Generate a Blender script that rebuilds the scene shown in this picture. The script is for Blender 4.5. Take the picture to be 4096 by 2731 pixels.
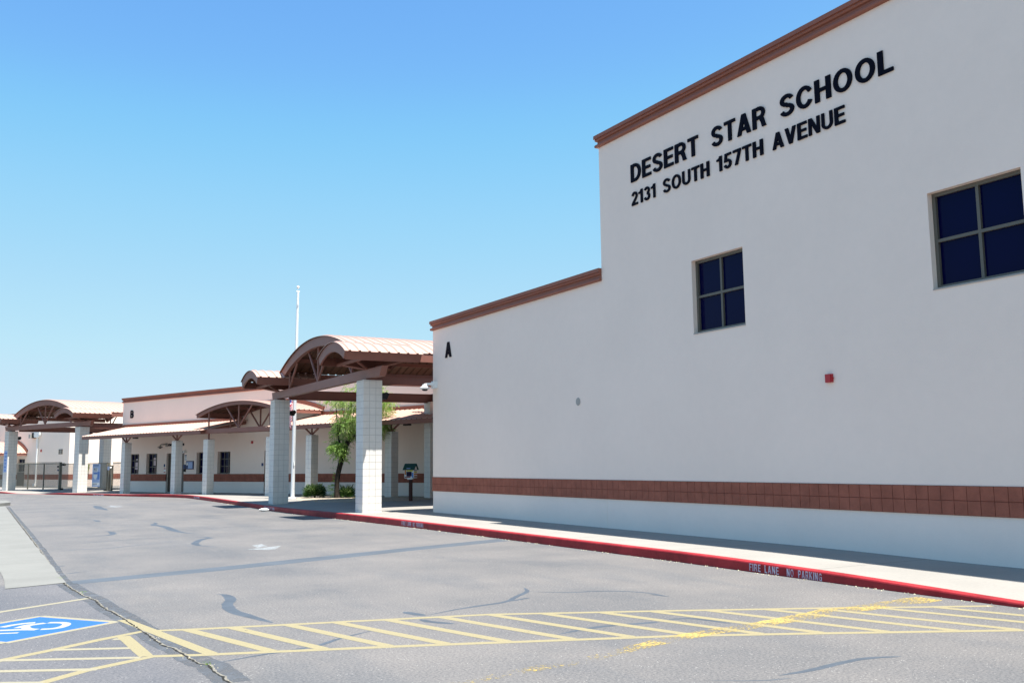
import bpy, bmesh, math, random
from mathutils import Vector, Matrix
for o in list(bpy.data.objects): bpy.data.objects.remove(o)
sc = bpy.context.scene
COL = sc.collection
R = math.radians
# ------------------------------------------------------------------ camera
YAW, PITCH, ROLL = 0.51802, 0.12665, -0.01147
cd = bpy.data.cameras.new('camera'); cam = bpy.data.objects.new('camera', cd); COL.objects.link(cam)
fw = Vector((math.sin(YAW)*math.cos(PITCH), math.cos(YAW)*math.cos(PITCH), math.sin(PITCH)))
rt = Vector((math.cos(YAW), -math.sin(YAW), 0)); up = rt.cross(fw)
r2 = math.cos(ROLL)*rt+math.sin(ROLL)*up; u2 = -math.sin(ROLL)*rt+math.cos(ROLL)*up
cam.matrix_world = Matrix(((r2.x, u2.x, -fw.x, 0), (r2.y, u2.y, -fw.y, 0), (r2.z, u2.z, -fw.z, 1.555), (0, 0, 0, 1)))
cd.sensor_fit = 'HORIZONTAL'; cd.sensor_width = 36; cd.lens = 33.508; cd.clip_start = .05; cd.clip_end = 5000
sc.camera = cam
# ------------------------------------------------------------------ world and sun
w = bpy.data.worlds.new('World'); sc.world = w; w.use_nodes = True
nt = w.node_tree; bg = nt.nodes['Background']
sky = nt.nodes.new('ShaderNodeTexSky'); sky.sky_type = 'NISHITA'; sky.sun_disc = False
sky.sun_elevation = R(69.3); sky.sun_rotation = R(160.3); sky.altitude = 300; sky.air_density = 1.0; sky.dust_density = .6; sky.ozone_density = 1.5
# grade the clear sky to the deep blue over pale cyan of a dry desert noon (same picture for every viewer and ray)
K = .2; v1 = nt.nodes.new('ShaderNodeVectorMath'); v1.operation = 'SCALE'; v1.inputs['Scale'].default_value = K
cv = nt.nodes.new('ShaderNodeRGBCurve'); v2 = nt.nodes.new('ShaderNodeVectorMath'); v2.operation = 'SCALE'; v2.inputs['Scale'].default_value = 1/K
for i, pts in enumerate((((0, 0), (.255, .185), (.40, .34), (.644, .49), (1, .60)), ((0, 0), (.418, .475), (.51, .61), (.80, .74), (1, .80)), ((0, 0), (.4, .6), (.723, .93), (.85, .95), (1, .95)))):
    c_ = cv.mapping.curves[i]; c_.points[0].location = pts[0]; c_.points[1].location = pts[-1]
    for p in pts[1:-1]: c_.points.new(*p)
cv.mapping.extend = 'HORIZONTAL'; cv.mapping.update()
nt.links.new(sky.outputs[0], v1.inputs[0]); nt.links.new(v1.outputs[0], cv.inputs['Color']); nt.links.new(cv.outputs[0], v2.inputs[0])
nt.links.new(v2.outputs[0], bg.inputs[0]); bg.inputs[1].default_value = .083
sd = bpy.data.lights.new('sun', 'SUN'); sd.energy = 4.6; sd.angle = R(.53); sd.color = (1, .965, .9)
sun = bpy.data.objects.new('sun', sd); COL.objects.link(sun)
sun.rotation_euler = Vector((-.127, .355, -1)).to_track_quat('-Z', 'Y').to_euler(); sun.location = (0, 0, 40)
sc.view_settings.view_transform = 'Standard'; sc.view_settings.look = 'None'; sc.view_settings.exposure = 1.27; sc.view_settings.gamma = 1
try: sc.cycles.max_bounces = 8; sc.cycles.diffuse_bounces = 4; sc.cycles.transparent_max_bounces = 12
except Exception: pass
rnd = random.Random(7)
# ------------------------------------------------------------------ materials
def mk(name, col, rough=.7, spec=.3, var=0, vscale=2., fine=0, fscale=60., bump=0, bscale=80., metal=0, alt=None):
    m = bpy.data.materials.new(name); m.use_nodes = True; t = m.node_tree; b = t.nodes['Principled BSDF']
    b.inputs['Roughness'].default_value = rough; b.inputs['Specular IOR Level'].default_value = spec; b.inputs['Metallic'].default_value = metal
    c = (*col, 1); b.inputs['Base Color'].default_value = c
    tc = t.nodes.new('ShaderNodeTexCoord'); src = None
    if var or alt:
        n = t.nodes.new('ShaderNodeTexNoise'); n.inputs['Scale'].default_value = vscale; n.inputs['Detail'].default_value = 6; n.inputs['Roughness'].default_value = .62
        t.links.new(tc.outputs['Object'], n.inputs['Vector'])
        rp = t.nodes.new('ShaderNodeValToRGB'); rp.color_ramp.elements[0].position = .36; rp.color_ramp.elements[1].position = .64
        a = alt or tuple(x*(1-var) for x in col); bb = col if alt else tuple(min(1, x*(1+var)) for x in col)
        rp.color_ramp.elements[0].color = (*a, 1); rp.color_ramp.elements[1].color = (*bb, 1)
        t.links.new(n.outputs['Fac'], rp.inputs['Fac']); src = rp.outputs[0]
    if fine:
        n = t.nodes.new('ShaderNodeTexNoise'); n.inputs['Scale'].default_value = fscale; n.inputs['Detail'].default_value = 4; n.inputs['Roughness'].default_value = .7
        t.links.new(tc.outputs['Object'], n.inputs['Vector'])
        mp = t.nodes.new('ShaderNodeMapRange'); mp.inputs['From Min'].default_value = .3; mp.inputs['From Max'].default_value = .7
        mp.inputs['To Min'].default_value = 1-fine; mp.inputs['To Max'].default_value = 1+fine; t.links.new(n.outputs['Fac'], mp.inputs['Value'])
        mx = t.nodes.new('ShaderNodeMix'); mx.data_type = 'RGBA'; mx.blend_type = 'MULTIPLY'; mx.inputs['Factor'].default_value = 1
        if src: t.links.new(src, mx.inputs['A'])
        else: mx.inputs['A'].default_value = c
        t.links.new(mp.outputs[0], mx.inputs['B']); src = mx.outputs['Result']
    if src: t.links.new(src, b.inputs['Base Color'])
    if bump:
        n = t.nodes.new('ShaderNodeTexNoise'); n.inputs['Scale'].default_value = bscale; n.inputs['Detail'].default_value = 5
        t.links.new(tc.outputs['Object'], n.inputs['Vector'])
        bp = t.nodes.new('ShaderNodeBump'); bp.inputs['Strength'].default_value = bump; bp.inputs['Distance'].default_value = .01
        t.links.new(n.outputs['Fac'], bp.inputs['Height']); t.links.new(bp.outputs[0], b.inputs['Normal'])
    return m
M = {}
M['stucco'] = mk('stucco', (.87, .72, .62), .9, .2, var=.018, vscale=.45, fine=.012, fscale=5, bump=.25, bscale=60)
M['stucco_low'] = mk('stucco_low', (.84, .73, .65), .85, .25, var=.02, vscale=.6, fine=.012, fscale=6, bump=.2, bscale=60)
M['cornice'] = mk('cornice_paint', (.27, .095, .060), .6, .35, var=.05, vscale=1.5)
M['band'] = mk('band_block', (.31, .105, .068), .85, .2, var=.14, vscale=3, fine=.06, fscale=30, bump=.4, bscale=120)
M['band_joint'] = mk('band_joint', (.16, .05, .036), .9, .1)
M['block'] = mk('column_block', (.70, .665, .615), .85, .2, var=.04, vscale=2.5, fine=.04, fscale=40, bump=.4, bscale=120)
M['joint'] = mk('column_joint', (.40, .385, .37), .9, .1)
M['steel'] = mk('painted_steel', (.225, .092, .068), .5, .4, var=.05, vscale=2)
M['roof'] = mk('roof_panel', (.50, .315, .25), .45, .4, var=.03, vscale=1.2)
M['frame'] = mk('window_frame', (.115, .105, .085), .45, .4)
M['glass'] = mk('dark_glass', (.001, .002, .032), .04, .08)  # navy of the reflected sky is put into the base colour
M['glass'].node_tree.nodes['Principled BSDF'].inputs['IOR'].default_value = 1.5
M['sill'] = mk('sill_paint', (.35, .33, .30), .5, .3)
M['letter'] = mk('letter_black', (.003, .003, .009), .6, .06)
M['black'] = mk('black_metal', (.012, .012, .014), .5, .3)
M['door'] = mk('door_paint', (.13, .105, .085), .5, .4)
M['white'] = mk('white_paint', (.78, .78, .76), .5, .4)
M['red'] = mk('alarm_red', (.42, .015, .025), .4, .5)
M['fence'] = mk('fence_paint', (.17, .155, .12), .5, .4)
M['alum'] = mk('pole_aluminium', (.72, .74, .76), .35, .5, metal=.2)
M['bark'] = mk('bark', (.055, .045, .035), .95, .1, alt=(.02, .017, .014), vscale=9, bump=.8, bscale=30)
M['gravel'] = mk('gravel', (.52, .43, .33), .95, .1, alt=(.30, .25, .19), vscale=14, fine=.3, fscale=60, bump=1, bscale=60)
M['dirt'] = mk('dirt', (.33, .27, .2), .95, .1, var=.15, vscale=.3)
M['navy'] = mk('sign_navy', (.03, .05, .14), .5, .3)
M['blue'] = mk('sign_blue', (.10, .22, .55), .5, .3)
M['paleblue'] = mk('sign_pale_blue', (.35, .45, .68), .5, .3)
M['yel'] = mk('sign_yellow', (.62, .55, .05), .5, .3)
M['green'] = mk('dark_green_paint', (.012, .06, .05), .5, .3)
M['orange'] = mk('orange_paint', (.55, .2, .04), .5, .3)
M['maroon'] = mk('maroon_paint', (.2, .004, .01), .5, .3)
M['brownpost'] = mk('stained_post', (.06, .018, .01), .6, .3)
M['paper'] = mk('paper', (.62, .5, .5), .7, .2)

def glassmix():
    pass
def leafmat(name, col, col2):
    m = mk(name, col, .55, .3, alt=col2, vscale=3.5)
    t = m.node_tree; b = t.nodes['Principled BSDF']; out = t.nodes['Material Output']
    tr = t.nodes.new('ShaderNodeBsdfTranslucent'); tr.inputs[0].default_value = (min(1, col[0]*1.5), min(1, col[1]*1.6), col[2]*.8, 1)
    mx = t.nodes.new('ShaderNodeMixShader'); mx.inputs[0].default_value = .3
    t.links.new(b.outputs[0], mx.inputs[1]); t.links.new(tr.outputs[0], mx.inputs[2]); t.links.new(mx.outputs[0], out.inputs[0])
    return m
M['leaf'] = leafmat('tree_leaf', (.27, .40, .11), (.15, .26, .06))
M['pod'] = leafmat('tree_pod', (.62, .60, .38), (.42, .46, .22))
M['bushleaf'] = leafmat('bush_leaf', (.035, .085, .02), (.015, .04, .012))
M['bushtip'] = leafmat('bush_tip', (.34, .42, .24), (.18, .27, .12))
M['weed'] = leafmat('weed_leaf', (.2, .3, .05), (.12, .2, .03))

def asphalt():
    m = bpy.data.materials.new('asphalt'); m.use_nodes = True; t = m.node_tree; b = t.nodes['Principled BSDF']; L = t.links
    b.inputs['Roughness'].default_value = .82; b.inputs['Specular IOR Level'].default_value = .25
    tc = t.nodes.new('ShaderNodeTexCoord')
    def noise(s, d=5, r=.6, sx=1, sy=1):
        mp = t.nodes.new('ShaderNodeMapping'); mp.inputs['Scale'].default_value = (sx, sy, 1); L.new(tc.outputs['Object'], mp.inputs[0])
        n = t.nodes.new('ShaderNodeTexNoise'); n.inputs['Scale'].default_value = s; n.inputs['Detail'].default_value = d; n.inputs['Roughness'].default_value = r
        L.new(mp.outputs[0], n.inputs['Vector']); return n.outputs['Fac']
    def ramp(f, p0, c0, p1, c1):
        r = t.nodes.new('ShaderNodeValToRGB'); e = r.color_ramp.elements
        e[0].position = p0; e[1].position = p1; e[0].color = (*c0, 1); e[1].color = (*c1, 1); L.new(f, r.inputs[0]); return r.outputs[0]
    def mix(kind, a, bb, f=1.):
        x = t.nodes.new('ShaderNodeMix'); x.data_type = 'RGBA'; x.blend_type = kind
        if isinstance(f, float): x.inputs['Factor'].default_value = f
        else: L.new(f, x.inputs['Factor'])
        for k, v in (('A', a), ('B', bb)):
            if isinstance(v, tuple): x.inputs[k].default_value = (*v, 1)
            else: L.new(v, x.inputs[k])
        return x.outputs['Result']
    base = ramp(noise(.42, 6, .62), .38, (.122, .119, .119), .64, (.160, .150, .143))
    # worn, stained streaks running along the drive lane
    st = ramp(noise(.28, 6, .6, 3.0, .8), .50, (1, 1, 1), .74, (.76, .81, .87))
    c = mix('MULTIPLY', base, st)
    # stall paving left of the long crack is a darker, bluer mix
    sep = t.nodes.new('ShaderNodeSeparateXYZ'); L.new(tc.outputs['Object'], sep.inputs[0])
    ma = t.nodes.new('ShaderNodeMapRange'); ma.inputs['From Min'].default_value = 1.75; ma.inputs['From Max'].default_value = 1.35; L.new(sep.outputs[0], ma.inputs[0])
    mb = t.nodes.new('ShaderNodeMapRange'); mb.inputs['From Min'].default_value = 14.9; mb.inputs['From Max'].default_value = 14.5; L.new(sep.outputs[1], mb.inputs[0])
    mm = t.nodes.new('ShaderNodeMath'); mm.operation = 'MULTIPLY'; L.new(ma.outputs[0], mm.inputs[0]); L.new(mb.outputs[0], mm.inputs[1])
    c = mix('MULTIPLY', c, (.86, .89, .96), mm.outputs[0])
    # aggregate
    ag = ramp(noise(44, 3, .8), .34, (.55, .57, .61), .66, (1.5, 1.47, 1.42))
    c = mix('MULTIPLY', c, ag, .9)
    v = t.nodes.new('ShaderNodeTexVoronoi'); v.inputs['Scale'].default_value = 34; L.new(tc.outputs['Object'], v.inputs['Vector'])
    sp = ramp(v.outputs['Distance'], .10, (1, 1, 1), .17, (0, 0, 0))
    gate = ramp(noise(9, 2), .52, (0, 0, 0), .60, (1, 1, 1))
    c = mix('MIX', c, (.52, .50, .47), mix('MULTIPLY', sp, gate))
    v2 = t.nodes.new('ShaderNodeTexVoronoi'); v2.inputs['Scale'].default_value = 26; L.new(tc.outputs['Object'], v2.inputs['Vector'])
    mpv = t.nodes.new('ShaderNodeMapping'); mpv.inputs['Location'].default_value = (3.3, 1.7, .4); L.new(tc.outputs['Object'], mpv.inputs[0]); L.new(mpv.outputs[0], v2.inputs['Vector'])
    c = mix('MIX', c, (.07, .07, .08), ramp(v2.outputs['Distance'], .07, (.8, .8, .8), .13, (0, 0, 0)))
    L.new(c, b.inputs['Base Color'])
    bp = t.nodes.new('ShaderNodeBump'); bp.inputs['Strength'].default_value = .5; bp.inputs['Distance'].default_value = .006; L.new(noise(60, 4, .7), bp.inputs['Height']); L.new(bp.outputs[0], b.inputs['Normal'])
    return m
M['asphalt'] = asphalt()
M['seal'] = mk('crack_sealant', (.066, .080, .098), .7, .35, var=.12, vscale=3, fine=.10, fscale=50)
M['patch'] = mk('trench_patch', (.082, .096, .113), .75, .3, var=.10, vscale=1.3, fine=.10, fscale=55)
M['crackdark'] = mk('open_crack', (.03, .03, .028), .95, .05)
M['cracksand'] = mk('crack_edge_sand', (.22, .205, .175), .95, .05, alt=(.16, .15, .13), vscale=25)

def concrete(name, col, joint_n, joint_o, rot=0., dark=.6, var=.05):
    m = mk(name, col, .85, .25, var=var, vscale=.8, fine=.06, fscale=25, bump=.15, bscale=90)
    t = m.node_tree; L = t.links; b = t.nodes['Principled BSDF']; src = b.inputs['Base Color'].links[0].from_socket
    tc = t.nodes.new('ShaderNodeTexCoord'); mp = t.nodes.new('ShaderNodeMapping'); mp.inputs['Rotation'].default_value = (0, 0, -rot); L.new(tc.outputs['Object'], mp.inputs[0])
    sep = t.nodes.new('ShaderNodeSeparateXYZ'); L.new(mp.outputs[0], sep.inputs[0])
    mr = t.nodes.new('ShaderNodeMath'); mr.operation = 'PINGPONG'; mr.inputs[1].default_value = joint_n/2; L.new(sep.outputs[1], mr.inputs[0])
    lt = t.nodes.new('ShaderNodeMath'); lt.operation = 'LESS_THAN'; lt.inputs[1].default_value = .009; L.new(mr.outputs[0], lt.inputs[0])
    x = t.nodes.new('ShaderNodeMix'); x.data_type = 'RGBA'; x.blend_type = 'MULTIPLY'; L.new(lt.outputs[0], x.inputs['Factor']); L.new(src, x.inputs['A']); x.inputs['B'].default_value = (dark, dark, dark, 1)
    L.new(x.outputs['Result'], b.inputs['Base Color'])
    return m
M['walk'] = concrete('walk_concrete', (.28, .262, .236), 3.05, 0)
M['gutter'] = concrete('gutter_concrete', (.195, .192, .176), 3.6, 0, dark=.75, var=.07)
M['curbred'] = mk('curb_red_paint', (.36, .022, .028), .6, .3, alt=(.22, .010, .014), vscale=2.2, fine=.12, fscale=30)
M['curbred'].node_tree.nodes['Principled BSDF'].inputs['Base Color'].links[0]
M['curbwhite'] = mk('stencil_paint', (.55, .53, .62), .7, .2, alt=(.42, .28, .36), vscale=22)
def paint(name, col, wear, ws=9., scale2=55., coarse=0, soft=.03):
    m = bpy.data.materials.new(name); m.use_nodes = True; t = m.node_tree; L = t.links; b = t.nodes['Principled BSDF']; out = t.nodes['Material Output']
    b.inputs['Roughness'].default_value = .75; b.inputs['Specular IOR Level'].default_value = .25
    tc = t.nodes.new('ShaderNodeTexCoord')
    n = t.nodes.new('ShaderNodeTexNoise'); n.inputs['Scale'].default_value = scale2; n.inputs['Detail'].default_value = 4; L.new(tc.outputs['Object'], n.inputs['Vector'])
    mr = t.nodes.new('ShaderNodeMapRange'); mr.inputs['From Min'].default_value = .3; mr.inputs['From Max'].default_value = .7; mr.inputs['To Min'].default_value = .86; mr.inputs['To Max'].default_value = 1.1; L.new(n.outputs['Fac'], mr.inputs[0])
    x = t.nodes.new('ShaderNodeMix'); x.data_type = 'RGBA'; x.blend_type = 'MULTIPLY'; x.inputs['Factor'].default_value = 1; x.inputs['A'].default_value = (*col, 1); L.new(mr.outputs[0], x.inputs['B']); L.new(x.outputs['Result'], b.inputs['Base Color'])
    n2 = t.nodes.new('ShaderNodeTexNoise'); n2.inputs['Scale'].default_value = ws; n2.inputs['Detail'].default_value = 7; n2.inputs['Roughness'].default_value = .72; L.new(tc.outputs['Object'], n2.inputs['Vector'])
    rp = t.nodes.new('ShaderNodeValToRGB'); rp.color_ramp.elements[0].position = wear-soft; rp.color_ramp.elements[1].position = wear+soft; fac = n2.outputs['Fac']
    if coarse:
        n3 = t.nodes.new('ShaderNodeTexNoise'); n3.inputs['Scale'].default_value = coarse; n3.inputs['Detail'].default_value = 3; L.new(tc.outputs['Object'], n3.inputs['Vector'])
        m3 = t.nodes.new('ShaderNodeMapRange'); m3.inputs['From Min'].default_value = .3; m3.inputs['From Max'].default_value = .7; m3.inputs['To Min'].default_value = -.13; m3.inputs['To Max'].default_value = .13; L.new(n3.outputs['Fac'], m3.inputs[0])
        sx = t.nodes.new('ShaderNodeSeparateXYZ'); L.new(tc.outputs['Object'], sx.inputs[0]); m4 = t.nodes.new('ShaderNodeMapRange'); m4.inputs['From Min'].default_value = 4.; m4.inputs['From Max'].default_value = 9.; m4.inputs['To Min'].default_value = -.04; m4.inputs['To Max'].default_value = .03; L.new(sx.outputs[0], m4.inputs[0])
        a1 = t.nodes.new('ShaderNodeMath'); L.new(fac, a1.inputs[0]); L.new(m3.outputs[0], a1.inputs[1]); a2 = t.nodes.new('ShaderNodeMath'); L.new(a1.outputs[0], a2.inputs[0]); L.new(m4.outputs[0], a2.inputs[1]); fac = a2.outputs[0]
    L.new(fac, rp.inputs[0])
    tr = t.nodes.new('ShaderNodeBsdfTransparent'); mx = t.nodes.new('ShaderNodeMixShader')
    L.new(rp.outputs[0], mx.inputs[0]); L.new(tr.outputs[0], mx.inputs[1]); L.new(b.outputs[0], mx.inputs[2]); L.new(mx.outputs[0], out.inputs[0])
    return m
M['lineyel'] = paint('line_yellow_paint', (.27, .232, .135), .31)
M['linepale'] = paint('stall_line_paint', (.275, .248, .175), .32)
M['fadeyel'] = paint('worn_yellow_paint', (.40, .30, .10), .515, 30., coarse=1.6)
M['isablue'] = paint('parking_blue_paint', (.028, .115, .36), .29)
M['isawhite'] = paint('parking_symbol_paint', (.32, .32, .28), .28)
M['arrowwhite'] = paint('arrow_white_paint', (.26, .275, .28), .45, 12.)
M['halo'] = paint('old_crack_sealant', (.100, .108, .120), .45, 3.2, soft=.16)
M['arrowfaint'] = paint('old_arrow_paint', (.30, .31, .32), .50, 6.)
M['undershade'] = mk('shaded_roof_underside', (.13, .062, .038), .6, .3)  # underside of the roof panels, darkened to paint in the shade beneath
# ------------------------------------------------------------------ mesh builder
class MB:
    def __init__(s): s.v = []; s.f = []; s.m = []
    def add(s, vs, fs, mi=0):
        k = len(s.v); s.v += [tuple(p) for p in vs]; s.f += [tuple(i+k for i in f) for f in fs]; s.m += [mi]*len(fs); return s
    def box(s, a, b, mi=0):
        x0, y0, z0 = (min(a[i], b[i]) for i in range(3)); x1, y1, z1 = (max(a[i], b[i]) for i in range(3))
        return s.add([(x0, y0, z0), (x1, y0, z0), (x1, y1, z0), (x0, y1, z0), (x0, y0, z1), (x1, y0, z1), (x1, y1, z1), (x0, y1, z1)],
              [(0, 3, 2, 1), (4, 5, 6, 7), (0, 1, 5, 4), (1, 2, 6, 5), (2, 3, 7, 6), (3, 0, 4, 7)], mi)
    def tile(s, o, u, v, n, mi=0, e=.004):
        # one block face: o corner, u and v edges, n outward step; the arris is chamfered
        o, u, v, n = Vector(o), Vector(u), Vector(v), Vector(n); ue, ve = u.normalized()*e, v.normalized()*e
        b = [o, o+u, o+u+v, o+v]; t = [o+n+ue+ve, o+u+n-ue+ve, o+u+v+n-ue-ve, o+v+n+ue-ve]
        return s.add(b+t, [(4, 5, 6, 7), (0, 1, 5, 4), (1, 2, 6, 5), (2, 3, 7, 6), (3, 0, 4, 7)], mi)
    def quad(s, a, b, c, d, mi=0): return s.add([a, b, c, d], [(0, 1, 2, 3)], mi)
    def poly(s, pts, mi=0): return s.add(pts, [tuple(range(len(pts)))], mi)
    def prism(s, pts, ext, mi=0):
        n = len(pts); e = Vector(ext); q = [tuple(Vector(p)+e) for p in pts]
        return s.add(list(pts)+q, [tuple(range(n)), tuple(range(2*n-1, n-1, -1))]+[(i, i+n, (i+1) % n+n, (i+1) % n) for i in range(n)], mi)
    def tube(s, pts, rad, seg=10, mi=0, cap=True):
        pts = [Vector(p) for p in pts]; n = len(pts); rad = rad if isinstance(rad, (list, tuple)) else [rad]*n
        vs = []; prev = None
        for i, p in enumerate(pts):
            d = (pts[min(i+1, n-1)]-pts[max(i-1, 0)]).normalized()
            if prev is None: a = d.orthogonal().normalized()
            else: a = (prev-d*prev.dot(d)).normalized()
            prev = a; b = d.cross(a)
            for k in range(seg):
                t = 2*math.pi*k/seg; vs.append(p+(a*math.cos(t)+b*math.sin(t))*rad[i])
        F = []
        for i in range(n-1):
            for k in range(seg):
                j = (k+1) % seg; F.append((i*seg+k, i*seg+j, (i+1)*seg+j, (i+1)*seg+k))
        if cap: F.append(tuple(range(seg-1, -1, -1))); F.append(tuple((n-1)*seg+k for k in range(seg)))
        return s.add(vs, F, mi)
    def lathe(s, prof, c=(0, 0, 0), seg=20, mi=0):
        vs = []; F = []
        for r, z in prof:
            for k in range(seg): t = 2*math.pi*k/seg; vs.append((c[0]+r*math.cos(t), c[1]+r*math.sin(t), c[2]+z))
        for i in range(len(prof)-1):
            for k in range(seg): j = (k+1) % seg; F.append((i*seg+k, i*seg+j, (i+1)*seg+j, (i+1)*seg+k))
        F.append(tuple(range(seg-1, -1, -1))); F.append(tuple((len(prof)-1)*seg+k for k in range(seg)))
        return s.add(vs, F, mi)
    def strip(s, rows, mi=0, close=False):
        n = len(rows[0]); vs = [p for r in rows for p in r]; F = []
        for i in range(len(rows)-1):
            for k in range(n-1+(1 if close else 0)): j = (k+1) % n; F.append((i*n+k, i*n+j, (i+1)*n+j, (i+1)*n+k))
        return s.add(vs, F, mi)
    def build(s, name, mats, parent=None, off=None, smooth=False, label=None):
        me = bpy.data.meshes.new(name)
        o_ = off if off is not None else (tuple(parent['_b']) if parent is not None and '_b' in parent else (0, 0, 0))
        me.from_pydata([(p[0]-o_[0], p[1]-o_[1], p[2]-o_[2]) for p in s.v], [], s.f); me.update()
        mats = mats if isinstance(mats, (list, tuple)) else [mats]
        for m in mats: me.materials.append(M[m] if isinstance(m, str) else m)
        if len(mats) > 1: me.polygons.foreach_set('material_index', s.m)
        bm = bmesh.new(); bm.from_mesh(me); bmesh.ops.recalc_face_normals(bm, faces=bm.faces) if getattr(s, 'recalc', True) else None
        bm.to_mesh(me); bm.free()
        if smooth:
            me.polygons.foreach_set('use_smooth', [True]*len(me.polygons))
            try: me.set_sharp_from_angle(angle=R(35))
            except Exception: pass
        o = bpy.data.objects.new(name, me); COL.objects.link(o)
        if parent is not None: o.parent = parent
        if label: o['label'] = label
        return o
def tag(o, label=None, cat=None, group=None, kind=None):
    if label: o['label'] = label
    if cat: o['category'] = cat
    if group: o['group'] = group
    if kind: o['kind'] = kind
    return o
def thing(name, base, rot, label, cat, group=None, origin=(0, 0)):
    # base is given in the local frame (turned by rot about origin); parts are built in that frame too
    o = bpy.data.objects.new(name, None); COL.objects.link(o); o.empty_display_size = .3
    c, s_ = math.cos(rot), math.sin(rot)
    o.location = (origin[0]+c*base[0]-s_*base[1], origin[1]+s_*base[0]+c*base[1], base[2]); o.rotation_euler = (0, 0, rot)
    o['_b'] = base; return tag(o, label, cat, group)
def solo(mb, name, mats, base, rot, label, cat, group=None, smooth=False):
    # a thing that is one mesh
    o = mb.build(name, mats, None, off=base, smooth=smooth); c, s_ = math.cos(rot), math.sin(rot)
    o.location = (c*base[0]-s_*base[1], s_*base[0]+c*base[1], base[2]); o.rotation_euler = (0, 0, rot)
    return tag(o, label, cat, group)
def copy_tree(o, parent=None):
    c = o.copy(); COL.objects.link(c); c.parent = parent
    for ch in list(o.children): copy_tree(ch, c)
    return c
TH = .36195      # the office wing stands turned by this angle to the gym wing
T = .2032        # one scored block face
def sm(a, b, x): t = min(1, max(0, (x-a)/(b-a))); return t*t*(3-2*t)
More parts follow.
